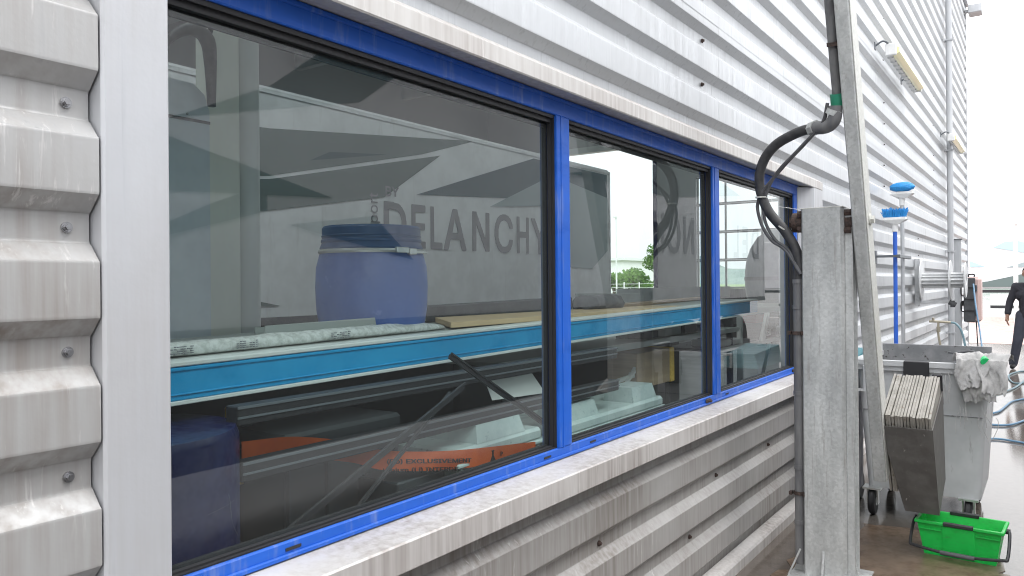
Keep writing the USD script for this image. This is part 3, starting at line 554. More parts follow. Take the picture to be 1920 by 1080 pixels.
# ------------------------------------------------------------------ trailers
def trailer(name, lab, x0, x1, y_face, depth, z0, z1, sign, polys, letters, wheels, right_rounded=False):
    """Box trailer along x; the decorated side is at y_face and looks along -sign*y."""
    ya, yb = (y_face, y_face + sign * depth); lo, hi = min(ya, yb), max(ya, yb)
    t = Thing(name, lab, 'trailer', ((x0 + x1) / 2, (lo + hi) / 2, 0))
    t.part('body', bx(x0, x1, lo, hi, z0, z1, .06), trailer_white, 30)
    o = -sign
    def skin(poly, d):
        a, b = sorted((y_face + o * .001, y_face + o * d)); return prism(poly, 'y', a, b)
    t.part('top_rail', skin([(x0 + .05, z1 - .10), (x1 - .05, z1 - .10), (x1 - .05, z1 - .05), (x0 + .05, z1 - .05)], .012), trailer_white)
    t.part('skirt', skin([(x0 + .04, z0), (x1 - .04, z0), (x1 - .04, z0 + .09), (x0 + .04, z0 + .09)], .014), slate_pl)
    t.part('end_post', skin([(x1 - .11, z0 + .1), (x1 - .05, z0 + .1), (x1 - .05, z1 - .11), (x1 - .11, z1 - .11)], .01), trailer_white)
    for i, (mat, poly) in enumerate(polys): t.part('decal', skin(poly, .004 + .0015 * i), mat)
    for m in letters: t.part('lettering', m, letter_m)
    for s_ in (0, 1):
        yy_ = lo + .25 if s_ == 0 else hi - .55
        t.part('chassis_beam', bx(x0 + .3, x1 - .3, yy_, yy_ + .3, z0 - .28, z0 - .01), chassis_m)
    for wx in wheels:
        for s_ in (0, 1):
            y0_ = lo + .04 if s_ == 0 else hi - .40
            w_ = t.part('wheel', lathe([(.2, 0), (.44, .0), (.50, .05), (.50, .31), (.44, .36), (.2, .36), (.2, 0)], (wx, y0_, .51), 'y', 28), frame_dark, 30)
            t.part('rim', lathe([(0, .05), (.26, .03), (.28, .0), (.28, .36), (.26, .33), (0, .31)], (wx, y0_, .51), 'y', 20), zinc, 30, parent=w_)
    return t
def word(xs, y, z, h, facing, s='DELANCHY'):
    return [text_at(ch, h, (x, y, z), facing, .004, True, w) for ch, (x, w) in zip(s, xs)]
# inside
Yt = 6.35
tr = [(7.85, 2.28, 'transport')]
def vertical_text(s, h, x, y, z):
    m = meshkit.text_mesh(s, h, .004, False); v = m.vertices; o = np.empty_like(v); o[:, 0], o[:, 1], o[:, 2] = x - v[:, 1], y - v[:, 2], z + v[:, 0]
    return trimesh.Trimesh(o, m.faces, process=False)
xsD = [(7.98, .54), (8.58, .37), (9.02, .33), (9.36, .60), (10.06, .54), (10.70, .60), (11.38, .44), (11.88, .60)]
letters = word(xsD, Yt - .006, 2.27, .63, '-y') + [text_at('BY', .135, (8.06, Yt - .006, 3.0), '-y', .004, True, .30), vertical_text('transport', .17, 7.92, Yt - .006, 2.02)]
inside_polys = [(mid_decal, [(2.2, 3.45), (6.07, 3.65), (10.22, 4.10), (8.88, 3.70), (6.06, 3.06), (2.2, 2.6)]), (teal_decal, [(6.69, 3.33), (7.04, 3.49), (8.14, 3.60)]),
    (mid_decal, [(3.0, 2.7), (6.06, 3.02), (9.32, 3.74), (8.06, 2.97), (6.06, 2.63), (3.0, 2.3)]), (teal_decal, [(8.75, 3.07), (12.01, 4.04), (14.9, 4.05), (14.9, 3.56), (12.85, 3.33)]),
    (soft_decal, [(10.62, 3.03), (12.66, 3.80), (14.9, 3.55), (14.9, 2.4), (14.2, 2.0), (13.1, 2.02), (12.65, 3.2)]), (mid_decal, [(1.6, 1.5), (6.2, 1.45), (3.6, 1.95), (1.6, 2.05)])]
trailer('box_trailer', 'white trailer lettered DELANCHY parked inside behind the window', 1.5, 15.1, Yt, 2.55, 1.22, 4.18, 1, inside_polys, letters, (3.0, 4.3, 5.6))
# outside, across the yard behind the photographer, seen mirrored in the glass
Yo = -3.5
xsO = [(17.2, .55), (16.45, .40), (15.85, .35), (14.35, .62), (13.42, .55), (12.78, .60), (12.08, .45), (11.45, .6)]
out_polys = [(teal_decal, [(3.2, 2.95), (4.08, 3.36), (4.66, 3.80), (5.58, 3.76), (5.1, 3.42)]), (teal_decal, [(2.6, 2.95), (3.18, 2.81), (4.75, 2.49), (3.18, 2.41), (2.6, 2.42)]),
    (teal_decal, [(2.6, 2.05), (3.18, 2.18), (3.55, 2.35), (4.05, 2.54), (4.05, 2.32), (3.17, 2.08), (2.6, 1.95)]), (teal_decal, [(4.26, 2.22), (5.27, 2.36), (5.83, 1.95)]),
    (mid_decal, [(9.0, 3.2), (13.3, 3.9), (15.9, 3.5), (12.2, 3.15)])]
ot = trailer('box_trailer', 'white DELANCHY trailer reflected mirrored in the window panes', -1.5, 17.6, Yo, 2.55, 1.28, 4.15, -1, out_polys, word(xsO, Yo + .006, 2.22, .63, '+y'), (13.4, 14.7, 16.0))  # left end lengthened out of view to keep sky light off the left wall
ot.part('side_skirt', bx(-1.2, 12.4, Yo - .06, Yo - .03, .28, 1.27), chassis_m)  # dark sheet out of direct view, darkens what the lower panes reflect

# ------------------------------------------------------------------ far doors in the end wall
SD = Thing('sectional_door', 'glazed sectional door at the far end of the workshop', 'door', (EW, 5, 0))
for i in range(6):
    z0, z1 = i * .765, (i + 1) * .765
    if i < 2: SD.part('panel', bx(EW + .03, EW + .07, 3.5, 6.45, z0 + .003, z1 - .003), slate_pl); continue
    SD.part('panel_frame', [bx(EW + .03, EW + .07, 3.5, 6.45, z0 + .003, z0 + .04), bx(EW + .03, EW + .07, 3.5, 6.45, z1 - .04, z1 - .003)] + [bx(EW + .031, EW + .069, y, y + .05, z0 + .04, z1 - .04) for y in (3.5, 4.62, 5.60, 6.38)], shelf_m)
    SD.part('pane', (np.array([[EW + .05, 3.5, z0 + .05], [EW + .05, 6.45, z0 + .05], [EW + .05, 6.45, z1 - .05], [EW + .05, 3.5, z1 - .05]]), np.array([[3, 2, 1, 0]])), door_glass)
OD = Thing('open_gate', 'open vehicle doorway beyond the trailer looking onto trees', 'doorway', (EW, 9.7, 0))
OD.part('jamb', bx(EW - .03, EW + .17, 7.60, 7.72, 0, 5.75), navy_pl); OD.part('jamb', bx(EW - .03, EW + .17, 11.68, 11.8, 0, 5.75), sash_grey); OD.part('header', bx(EW - .04, EW + .18, 7.6, 11.8, 5.62, 5.80), trim_m)

# ------------------------------------------------------------------ outside beyond the gate: trees, fence, lamp, pale building
def tree(lab, x, y, h, r, seed, n=1500, low=.35):
    rg = np.random.default_rng(seed); T_ = Thing('tree', lab, 'tree', (x, y, 0))
    limbs = [tube([(x, y, 0), (x + .05, y + .05, h * .35), (x, y, h * .7)], [.16, .11, .05], 7)]
    cs = []
    for k in range(9):
        a = rg.random() * 6.28; rr = r * (.25 + .55 * rg.random()); cz = h * (low + .12 + (.8 - low) * rg.random())
        c_ = np.array([x + rr * math.cos(a), y + rr * math.sin(a), cz]); cs.append((c_, r * (.32 + .25 * rg.random())))
        limbs.append(tube([(x, y, h * low * .9), (c_ + [x, y, cz]) / 2, c_], [.06, .04, .015], 5))
    cs.append((np.array([x, y, h * .85]), r * .5))
    T_.part('trunk', limbs, bark_m)
    P = []
    for _ in range(n):
        c_, rr = cs[rg.integers(len(cs))]; d = rg.normal(size=3); d /= np.linalg.norm(d); P.append(c_ + d * rr * rg.random() ** .4)
    P = np.array(P); a = rg.normal(size=(n, 3)); a /= np.linalg.norm(a, axis=1, keepdims=True); b_ = np.cross(a, rg.normal(size=(n, 3))); b_ /= np.linalg.norm(b_, axis=1, keepdims=True)
    s_ = (.10 + .10 * rg.random((n, 1))) * r / 2
    v = np.stack([P + a * s_, P + b_ * s_, P - a * s_, P - b_ * s_], 1).reshape(-1, 3)
    T_.part('crown', (v, np.arange(4 * n).reshape(-1, 4)), leaf_m)
tree('slim dark green tree seen through the open gate', 70, 32.7, 3.3, .9, 1, low=.2)
tree('tall leafy tree at the right edge of the open gate', 66, 27.7, 5.2, 1.5, 2, low=.35)
tree('low pale round tree in front of the gate fence', 64, 29.4, 2.7, 1.7, 3, low=.15)
tree('small bushy tree at the left edge of the gate', 72, 35.9, 2.6, 1.3, 4, low=.15)
F = Thing('fence', 'white mesh fence with upright posts beyond the open gate', 'fence', (50, 24, 0))
for i in range(9): F.part('post', bx(50, 50.06, 20 + i * 1.2, 20.06 + i * 1.2, 0, 1.75), white_pl)
for i in range(6): F.part('wire', bx(50.02, 50.04, 20, 29.6, .3 + i * .26, .325 + i * .26), trim_m)
Lp = Thing('lamp_post', 'thin grey lamp post beyond the open gate', 'lamp post', (62, 30.4, 0))
Lp.part('mast', cyl((62, 30.4, 0), (62, 30.4, 7.6), .07, 8), trim_m); Lp.part('head', bx(61.5, 62.1, 30.3, 30.5, 7.55, 7.7), trim_m)
H_ = Thing('white_shed', 'low white building beyond the fence left in the gate', 'building', (80, 42, 0))
H_.part('wall', bx(80, 92, 38.8, 50, 0, 4.3), white_pl); H_.part('roof', bx(79.7, 92.3, 38.5, 50.3, 4.3, 4.6), trim_m)
for i in range(3): H_.part('window', bx(79.95, 80.02, 39.4 + i * 1.6, 40.5 + i * 1.6, 1.4, 2.6), slate_pl)

# ------------------------------------------------------------------ barrier post, arm, counterweight, hoses
PX = 4.59
Po = Thing('barrier_post', 'thick galvanised barrier post standing in front of the window end', 'post', (PX, -.5, 0))
Po.part('column', prism(Polygon([(PX, -.385), (PX + .02, -.375), (PX + .17, -.375), (PX + .17, -.60), (PX + .02, -.60), (PX, -.585)]).buffer(.004, join_style=1), 'z', .012, 2.115), galv, 30)
Po.part('side_channel', [bx(PX + .035, PX + .17, -.612, -.604, .012, 2.09), bx(PX + .03, PX + .045, -.645, -.604, .012, 2.09, .003), bx(PX + .14, PX + .155, -.645, -.604, .012, 2.09, .003)], galv)
Po.part('pivot_boss', [cyl((PX + .085, -.31, 2.045), (PX + .085, -.371, 2.045), .058, 14), cyl((PX + .085, -.292, 2.045), (PX + .085, -.312, 2.045), .032, 6), cyl((PX + .03, -.35, 2.09), (PX + .03, -.371, 2.09), .02, 6), cyl((PX + .03, -.35, 2.0), (PX + .03, -.371, 2.0), .02, 6)], rust, 30, label='rusty bolted pivot boss')
Po.part('pivot_boss', [cyl((PX + .085, -.604, 2.03), (PX + .085, -.642, 2.03), .062, 14), cyl((PX + .03, -.604, 2.085), (PX + .03, -.640, 2.085), .02, 6), cyl((PX + .03, -.604, 1.985), (PX + .03, -.640, 1.985), .02, 6)], rust, 30)
Po.part('base_plate', bx(PX - .08, PX + .26, -.70, -.30, .002, .012), galv)
for yy_ in (-.375, -.60):
    s_ = 1 if yy_ > -.5 else -1
    Po.part('gusset', prism([(yy_ + .001 * s_, .013), (yy_ + .001 * s_, .20), (yy_ + .07 * s_, .013)], 'x', PX + .05, PX + .062), galv)
Po.part('gusset', prism([(PX - .002, .013), (PX - .002, .17), (PX - .06, .013)], 'y', -.49, -.478), galv)
Po.part('cap', bx(PX - .003, PX + .173, -.604, -.371, 2.1152, 2.121, .002), galv_light)
th = math.atan(.36); dv = np.array([math.sin(th), 0, -math.cos(th)]); nv = np.array([math.cos(th), 0, math.sin(th)]); O0 = np.array([4.57, 0, 2.03])
def fr(s, t, y): return O0 + dv * s + nv * t + np.array([0, y, 0])
def frbox(s0, s1, t0, t1, y0, y1, b=.004):
    m = bx(s0, s1, t0, t1, y0, y1, b); v = m.vertices; w = O0 + v[:, :1] * dv + v[:, 1:2] * nv; w[:, 1] += v[:, 2]
    m2 = trimesh.Trimesh(w, m.faces, process=False); m2.fix_normals(); return m2
A = Thing('lifting_barrier', 'raised leaning galvanised barrier arm with steel plate counterweight box', 'barrier arm', (4.6, -.7, 2.03))
A.part('beam', [frbox(-6.2, 1.66, 0, .17, -.722, -.652, .006)], galv)
A.part('pale_side_strip', frbox(-6.2, 1.66, .012, .158, -.7275, -.7225, .002), galv_light)  # paler colour makes this side face brighter than the front one
A.part('pivot_bolt', [cyl(fr(.02, .09, -.728), fr(.02, .09, -.752), .024, 6), cyl(fr(.02, .09, -.728), fr(.02, .09, -.735), .034, 14)], galv_light, 30)
bxp = lambda s, t, y: fr(s, t, y)
y0b, y1b = -.985, -.705
ytap = lambda s, y: y if y < -.8 else y - .085 * max(0, (s - 1.3) / .6)
def weight_box():
    w = .006; out = []
    ft, bt, fb, bb = (1.295, .045), (1.315, .60), (1.93, .13), (1.90, .50)
    q = [ft, bt, bb, fb]
    for ya, yb in ((y0b, y0b + w), (y1b - w, y1b)): out.append(hull([fr(s, t, ytap(s, y)) for s, t in q for y in (ya, yb)]))
    for (a, b_), (da, db) in (((ft, fb), (.006, .006)), ((bt, bb), (-.006, -.006))): out.append(hull([fr(s, t + d, ytap(s, y)) for (s, t) in (a, b_) for d in (0, da) for y in (y0b + w, y1b - w)]))
    out.append(hull([fr(s - d, t, ytap(s, y)) for (s, t) in (fb, bb) for d in (0, .006) for y in (y0b + w, y1b - w)]))
    return out
wb = A.part('weight_box', weight_box(), box_m)
n = 16; pitch_ = (y1b - y0b - .016) / n
for i in range(n):
    ya = y0b + .008 + i * pitch_; dz_ = .012 * RNG.random(); tw = .004 * (RNG.random() - .5)
    A.part('weight_plate', hull([fr(s, t, y) for s, t in ((1.235 - dz_, .062), (1.21 - dz_, .57), (1.80, .50), (1.80, .135)) for y in (ya + tw, ya + tw + pitch_ * .78)]), plate_m, parent=wb)
A.part('hook', [frbox(1.20, 1.42, .585, .615, -.93, -.985, .008)], black_pl)
# conduit down the post
Cd = Thing('post_conduit', 'dark jointed conduit pipe clipped down the left of the post', 'conduit', (PX + .03, -.345, 0))
Cd.part('pipe', cyl((PX + .03, -.345, .06), (PX + .03, -.345, 1.72), .026, 14), conduit_m, 40)
for z in (1.70, 1.55, 1.05, .62, .30): Cd.part('joint', cyl((PX + .03, -.345, z - .012), (PX + .03, -.345, z + .012), .030, 14), conduit_m, 40)
for z in (1.40, .47): Cd.part('clip', [cyl((PX + .03, -.345, z - .01), (PX + .03, -.345, z + .01), .034, 12), bx(PX + .0, PX + .05, -.39, -.37, z - .012, z + .012), bx(PX - .01, PX + .03, -.31, -.295, z - .01, z + .01)], rust)
Cd.part('foot_brace', bar((PX - .02, -.36, .16), (PX - .05, -.30, .01), .008, .008), galv)
Hs = Thing('flexible_hose', 'thick black flexible hose looping from post conduit to raised arm', 'hose', (PX, -.3, 2.2))
Hs.part('hose', tube([(PX + .03, -.345, 1.70), (PX + .03, -.35, 1.80), (PX + .025, -.335, 1.89), (PX + .02, -.275, 2.0), (PX + .01, -.185, 2.12), (PX, -.14, 2.26), (PX - .02, -.16, 2.39), (PX - .05, -.245, 2.49), (PX - .09, -.39, 2.545), (PX - .13, -.50, 2.55)], .029, 12), rubber, 40)
Hs.part('elbow', tube([(4.455, -.49, 2.55), (4.41, -.56, 2.54), (4.385, -.605, 2.57), (4.375, -.615, 2.64)], .036, 12), conduit_m, 40)
Hs.part('nut', cyl((4.475, -.47, 2.55), (4.445, -.50, 2.55), .042, 8), galv)
Hs.part('nut', cyl((4.384, -.60, 2.595), (4.378, -.612, 2.62), .042, 8), galv)
Hs.part('rigid_pipe', tube([fr(-.62, .06, -.622), fr(-6.0, .06, -.622)], .028, 12, False), conduit_m, 40)
Hs.part('pipe_clip', [cyl(fr(-.95, .06, -.622), fr(-.97, .06, -.622), .034, 12), frbox(-.97, -.95, .02, .05, -.66, -.60, 0)], rust)
for k, (o, ex) in enumerate(((.0, 0), (.03, .035))):
    Hs.part('cable', tube([(4.37, -.575, 2.66), (4.40, -.54, 2.56), (4.48, -.40 - ex, 2.45 + o), (4.55, -.25 - ex, 2.33 + o), (PX - .01, -.175 + ex, 2.20), (PX + .005, -.165 + ex * .8, 2.07), (PX + .015, -.22 + ex * .7, 1.95), (PX + .02, -.30 + ex * .5, 1.88), (PX + .0, -.37, 1.74)], .0095, 8), cable_m, 40)
for p, d in (((PX - .003, -.150, 2.2), (0, 0, 1)), ((PX + .02, -.265, 2.015), (0, .6, -.8))):
    d = np.array(d, float) * .004; Hs.part('cable_tie', cyl(np.array(p) - d, np.array(p) + d, .036, 12), galv_light)
Hs.part('tape_wrap', cyl(fr(-.63, .06, -.622), fr(-.70, .06, -.622), .040, 14), green_tape, 40, label='green tape wrapped round pipe and cables')

# ------------------------------------------------------------------ waste containers
Bn = Thing('waste_container', 'large grey four wheeled waste container with rags on its rim', 'waste container', (6.5, -.8, 0))
X0, X1, YA, YB, ZR = 6.0, 6.98, -1.24, -.36, 1.13
def shell(inset0, inset1, z0, z1):
    def ring(i, z, r): 
        p = sbox(X0 + i, YA + i, X1 - i, YB - i).buffer(-r).buffer(r, quad_segs=4); return np.array(p.exterior.coords)[:-1], z
    a, za = ring(inset0, z0, .05); b_, zb = ring(inset1, z1, .05); n_ = len(a)
    return a, b_, n_, za, zb
a, b_, n_, za, zb = shell(.085, .03, .20, 1.06)
v = np.vstack([np.column_stack([a, np.full(n_, za)]), np.column_stack([b_, np.full(n_, zb)])]); ctr = np.array([[(X0 + X1) / 2, (YA + YB) / 2, .20]])
f = [[i, (i + 1) % n_, n_ + (i + 1) % n_, n_ + i] for i in range(n_)]; f3 = [[q[0], q[1], q[2]] for q in f] + [[q[0], q[2], q[3]] for q in f] + [[2 * n_, (i + 1) % n_, i] for i in range(n_)]
body_out = trimesh.Trimesh(np.vstack([v, ctr]), np.array(f3), process=False)
if body_out.volume < 0: body_out.invert()
bd = Bn.part('body', body_out, bin_m, 30)
inn = body_out.copy(); c0 = np.array([(X0 + X1) / 2, (YA + YB) / 2, .25]); inn.vertices = c0 + (inn.vertices - c0) * [.965, .965, 1.0] + [0, 0, .005]; inn.invert()
Bn.part('inside', inn, bin_in, 30)
outer = sbox(X0, YA, X1, YB).buffer(-.04).buffer(.04, quad_segs=4); hole = sbox(X0 + .07, YA + .07, X1 - .07, YB - .07)
Bn.part('rim', [prism(outer.difference(hole), 'z', ZR - .035, ZR), prism(outer.buffer(-.012).difference(outer.buffer(-.03)), 'z', ZR - .07, ZR - .034)], bin_m, parent=None)
Bn.part('back_wall', bx(X1 - .075, X1 - .05, YA + .06, YB - .06, 1.0, ZR + .055), bin_in)
for (ya, yb) in ((YA - .012, YA + .12), (YB - .10, YB + .012)):
    Bn.part('lifting_arm', [bx(X0 - .014, X0 + .005, ya, ya + .022, .90, ZR - .04, .004), bx(X0 - .014, X0 + .005, yb - .022, yb, .90, ZR - .04, .004), bx(X0 - .014, X0 + .005, ya + .022, yb - .022, .90, .922, .004)], bin_m)
Bn.part('latch_plate', [bx(X0 - .006, X0 + .07, -.86, -.70, .93, ZR + .003, .004), bx(X0 + .005, X0 + .02, -.86, -.70, .86, .93, .003)], black_pl)
Bn.part('seam', bx(X0 + .045, X0 + .062, YA + .07, YB - .07, .765, .771), bin_in)
for (wx, wy) in ((6.09, -.48), (6.12, -1.08), (6.86, -.48), (6.86, -1.08)):
    w_ = Bn.part('caster', lathe([(.03, -.022), (.085, -.022), (.095, -.012), (.095, .012), (.085, .022), (.03, .022), (.03, -.022)], (wx, wy, .096), 'y', 20), frame_dark, 30)
    Bn.part('fork', [bx(wx - .03, wx + .03, wy - .038, wy - .03, .08, .2), bx(wx - .03, wx + .03, wy + .03, wy + .038, .08, .2), bx(wx - .06, wx + .06, wy - .06, wy + .06, .19, .203)], zinc, parent=w_)
    Bn.part('hub', lathe([(0, -.024), (.03, -.024), (.03, .024), (0, .024)], (wx, wy, .096), 'y', 12), zinc, parent=w_)
N2 = Thing('waste_container', 'narrow navy bin with teal lid between grey container and wall', 'waste container', (6.6, -.2, 0))
N2.part('body', hull([(x + i, y, z) for (z, i) in ((.1, .06), (1.02, 0)) for x in ((6.0 + i * 0, 6.58 - 2 * i)) for y in (-.335, -.06)]), navy_pl)
N2.part('lid', hull([(5.97, -.345, 1.022), (6.6, -.345, 1.022), (6.6, -.05, 1.022), (5.97, -.05, 1.022), (6.02, -.30, 1.13), (6.58, -.34, 1.17), (6.58, -.06, 1.17), (6.02, -.09, 1.13)]), teal_pl)
N2.part('lid_handle', [bx(5.955, 5.985, -.34, -.32, 1.02, 1.12, .003), bx(5.955, 5.985, -.27, -.25, 1.02, 1.12, .003), bx(5.955, 5.985, -.34, -.25, 1.115, 1.135, .003)], trim_m)
for y in (-.31, -.09): N2.part('wheel', lathe([(0, -.02), (.1, -.02), (.1, .02), (0, .02)], (6.5, y, .1), 'y', 16), frame_dark)

# rags on the corner of the container
def rag(cx, seed, y0, y1, top, hang, out):
    """A cloth folded over the rim and hanging down in pleats."""
    nu, nvv = 56, 70; U = np.linspace(0, 1, nu); Vv = np.linspace(0, 1, nvv); P = []
    ph = RNG.random(4) * 6.28
    for j, s in enumerate(Vv):
        for i, u in enumerate(U):
            q = meshkit.fbm(np.array([u * 4 + seed, s * 3.5, .3]), 4, seed) - .5
            q2 = meshkit.fbm(np.array([u * 11 + seed, s * 5, 1.3]), 3, seed + 1) - .5
            pl_ = math.sin(u * 5.5 + ph[0] + 1.5 * math.sin(s * 4 + ph[1]) + 6 * q) * .5 +   .2 * math.sin(u * 14 + ph[2] + 5 * q)
            pl_ = math.copysign(abs(pl_) ** .6, pl_)
            if s < .35:
                a = s / .35; x = X0 + top * (1 - a) - .02 * a; z = ZR + .016 + .045 * math.sin(a * 3.14 * .8) +   .012 * (pl_ + .7) + .07 * max(0, q)
            else:
                a = (s - .35) / .65; L_ = hang * (.75 + .5 * (meshkit.fbm(np.array([u * 2.2 + seed, 0, 0]), 5, seed + 5)))
                x = X0 - .03 - out * (.3 + a * .5) - .014 * (pl_ + 1) * (.6 + a); z = ZR + .04 - a * L_ + .02 * q2
            y = y0 + (y1 - y0) * (.5 + (u - .5) * (1 - .35 * s) + .10 * q + .05 * math.sin(s * 9 + ph[3]))
            P.append([x + .012 * q2, y, z + .012 * q2])
    f = [[j * nu + i, j * nu + i + 1, (j + 1) * nu + i + 1, (j + 1) * nu + i] for j in range(nvv - 1) for i in range(nu - 1)]
    m = tm((np.array(P), np.array(f))); b2 = m.copy(); b2.vertices += [.004, 0, -.004]; b2.faces = b2.faces[:, ::-1]
    return trimesh.util.concatenate([m, b2])
Rg = Thing('rag', 'frayed pale grey rags hanging over the container rim corner', 'rag', (X0, -1.16, ZR))
Rg.part('cloth', rag(0, 4, -1.30, -1.03, .12, .27, .0), rag_m, 60)
Rg.part('cloth', rag(0, 9, -1.24, -1.00, .06, .20, .03), rag_m, 60)
Rg.part('cloth', rag(0, 15, -1.34, -1.14, .16, .22, .045), rag_m, 60)
fr_ = []
for k in range(18):
    y = -1.30 + .30 * RNG.random() + .02; z = .93 - .18 * RNG.random() if k > 6 else 1.08 - .1 * RNG.random(); 
    if k <= 6: y = -1.00 + .06 * RNG.random()
    fr_.append(tube([(X0 - .06, y, z), (X0 - .062 - .01 * RNG.random(), y + .012 * RNG.normal(), z - .05), (X0 - .06, y + .02 * RNG.normal(), z - .10 - .06 * RNG.random())], .0016, 4, n=4))
Rg.part('fringe', fr_, rag_m)
Sq = Thing('squeegee', 'green handled squeegee lying on the container rags', 'squeegee', (X0 + .05, -1.16, ZR + .08))
Sq.part('blade', bar((6.06, -.97, 1.20), (6.04, -1.335, 1.165), .02, .012), slate_pl)
Sq.part('handle', tube([(6.07, -1.16, 1.185), (6.02, -1.175, 1.175), (5.95, -1.195, 1.155)], [.02, .026, .028], 12, False), green_tool, 40)
Sq.part('neck', tube([(6.05, -1.03, 1.20), (6.07, -1.10, 1.215), (6.07, -1.165, 1.19)], .009, 8), slate_pl, 40)

# ------------------------------------------------------------------ green bucket
Bk = Thing('bucket', 'bright green rectangular window cleaning bucket with black handle', 'bucket', (5.46, -1.09, 0))
def tray(x0, x1, y0, y1, z0, z1, i, w, fl=.0):
    o0 = [(x0 + i, y0 + i), (x1 - i, y0 + i), (x1 - i, y1 - i), (x0 + i, y1 - i)]; o1 = [(x0, y0), (x1, y0), (x1, y1), (x0, y1)]
    n0 = [(x0 + i + w, y0 + i + w), (x1 - i - w, y0 + i + w), (x1 - i - w, y1 - i - w), (x0 + i + w, y1 - i - w)]; n1 = [(x0 + w, y0 + w), (x1 - w, y0 + w), (x1 - w, y1 - w), (x0 + w, y1 - w)]
    v = [(*p, z0) for p in o0] + [(*p, z1) for p in o1] + [(*p, z0 + w) for p in n0] + [(*p, z1) for p in n1]; f = []
    for k in range(4):
        q = (k + 1) % 4; f += [[k, q, 4 + q, 4 + k], [8 + q, 8 + k, 12 + k, 12 + q], [4 + k, 4 + q, 12 + q, 12 + k]]
    f += [[3, 2, 1, 0], [8, 9, 10, 11]]
    return tm((np.array(v, float), np.array(f)))
ang = math.radians(-3)
R_ = lambda m: rot(m, ang, [0, 0, 1], (5.46, -1.09, 0))
bx0, bx1, by0, by1, bz = 5.335, 5.59, -1.315, -.865, .215
Bk.part('tub', R_(tray(bx0, bx1, by0, by1, .001, bz, .035, .006)), green_pl)
Bk.part('rim', R_([bx(bx0 - .012, bx0 + .004, by0 - .012, by1 + .012, bz - .014, bz + .004, .003), bx(bx1 - .004, bx1 + .012, by0 - .012, by1 + .012, bz - .014, bz + .004, .003), bx(bx0 + .004, bx1 - .004, by0 - .012, by0 + .004, bz - .014, bz + .004, .003), bx(bx0 + .004, bx1 - .004, by1 - .004, by1 + .012, bz - .014, bz + .004, .003)]), green_pl)
Bk.part('front_step', R_(hull([(bx0 + .03, by0 + .14, .012), (bx0 + .03, by1 - .14, .012), (bx0 - .008, by0 + .14, bz - .016), (bx0 - .008, by1 - .14, bz - .016), (bx0 + .05, by0 + .14, .012), (bx0 + .05, by1 - .14, .012), (bx0 + .02, by0 + .14, bz - .016), (bx0 + .02, by1 - .14, bz - .016)])), green_pl)
Bk.part('side_ledge', R_([bx(bx0 - .002, bx0 + .014, by1 - .135, by1 - .01, bz - .05, bz - .042), bx(bx0 - .002, bx0 + .014, by0 + .01, by0 + .135, bz - .05, bz - .042)]), green_pl)
Bk.part('grip_bar', R_(bx(bx0 - .018, bx0 + .012, by0 + .145, by1 - .145, bz - .012, bz + .010, .004)), black_pl)
Bk.part('grip_bar', R_(bx(bx1 - .012, bx1 + .018, by0 + .145, by1 - .145, bz - .006, bz + .018, .004)), black_pl)
hb = R_(tube([(5.46, by1 + .018, bz - .02), (5.42, by1 + .03, bz - .03), (5.30, by1 + .03, .085), (5.285, by1 + .005, .07), (5.285, by1 - .12, .055), (5.285, -1.09, .048), (5.285, by0 + .12, .055), (5.285, by0 - .005, .07), (5.30, by0 - .03, .085), (5.42, by0 - .03, bz - .03), (5.46, by0 - .018, bz - .02)], .0095, 8))
hd = Bk.part('handle', hb, black_pl, 40)
Bk.part('grip', R_(tube([(5.285, -1.0, .051), (5.285, -1.18, .051)], .0135, 10, False)), slate_pl, 40, parent=hd)
Bk.part('pivot', R_([cyl((5.46, by1 + .004, bz - .02), (5.46, by1 + .03, bz - .02), .016, 12), cyl((5.46, by0 - .004, bz - .02), (5.46, by0 - .03, bz - .02), .016, 12)]), black_pl)

# brown damp patch on the concrete
rgp = np.random.default_rng(11)
pp = [(4.4, -.25), (5.2, -.33), (5.62, -.44), (5.82, -.62), (5.80, -.85), (5.72, -1.05), (5.5, -1.25), (4.9, -1.34), (4.2, -1.3), (3.8, -.8), (3.9, -.4)]
pl = Polygon(catrom(pp + [pp[0]], 8)).buffer(.0); cs_ = np.array(pl.exterior.coords); cs_ = cs_ + .34 * (np.stack([meshkit.fbm(np.column_stack([cs_ * 7, 0 * cs_[:, :1]]), 4, s_) for s_ in (1, 2)], 1) - .5)
single('damp_patch', prism(Polygon(cs_).buffer(0), 'z', .001, .004), puddle_m, kind='structure')

# ------------------------------------------------------------------ brushes on the wall
def brush(lab, xc, zt, blue, pole_mat, zbase, y):
    T_ = Thing('long_brush', lab, 'brush', (xc, y, zbase))
    T_.part('pole', cyl((xc, y, zbase), (xc, y, zt - .11), .021, 12), pole_mat, 40)
    T_.part('socket', [cyl((xc, y, zt - .20), (xc, y, zt - .10), .03, 12), hull([(xc - .03, y - .03, zt - .13), (xc + .03, y + .03, zt - .13), (xc - .06, y - .12, zt - .075), (xc + .06, y + .12, zt - .075), (xc - .06, y + .12, zt - .075), (xc + .06, y - .12, zt - .075)])], white_pl, 30)
    T_.part('head_block', hull([(xc + sx * (.045), y + sy * .108, zt - .078 + dz) for sx in (-1, 1) for sy in (-1, 1) for dz in (0, .03)]), white_pl)
    return T_
b1 = brush('blue bristle brush on a blue pole against the wall', 9.05, 2.42, True, pole_blue, .9, -.2)
br = []
for i in range(26):
    for j in range(8):
        y0_ = -.2 + (-.10 + .20 * i / 25); x0_ = 9.05 + (-.04 + .08 * j / 7); dx, dy = .02 * RNG.normal(), .22 * (y0_ + .2) + .006 * RNG.normal()
        br.append(bar((x0_, y0_, 2.372), (x0_ + dx * .5, y0_ + dy, 2.45 + .012 * RNG.normal()), .007, .007))
b1.part('bristles', br, brush_blue)
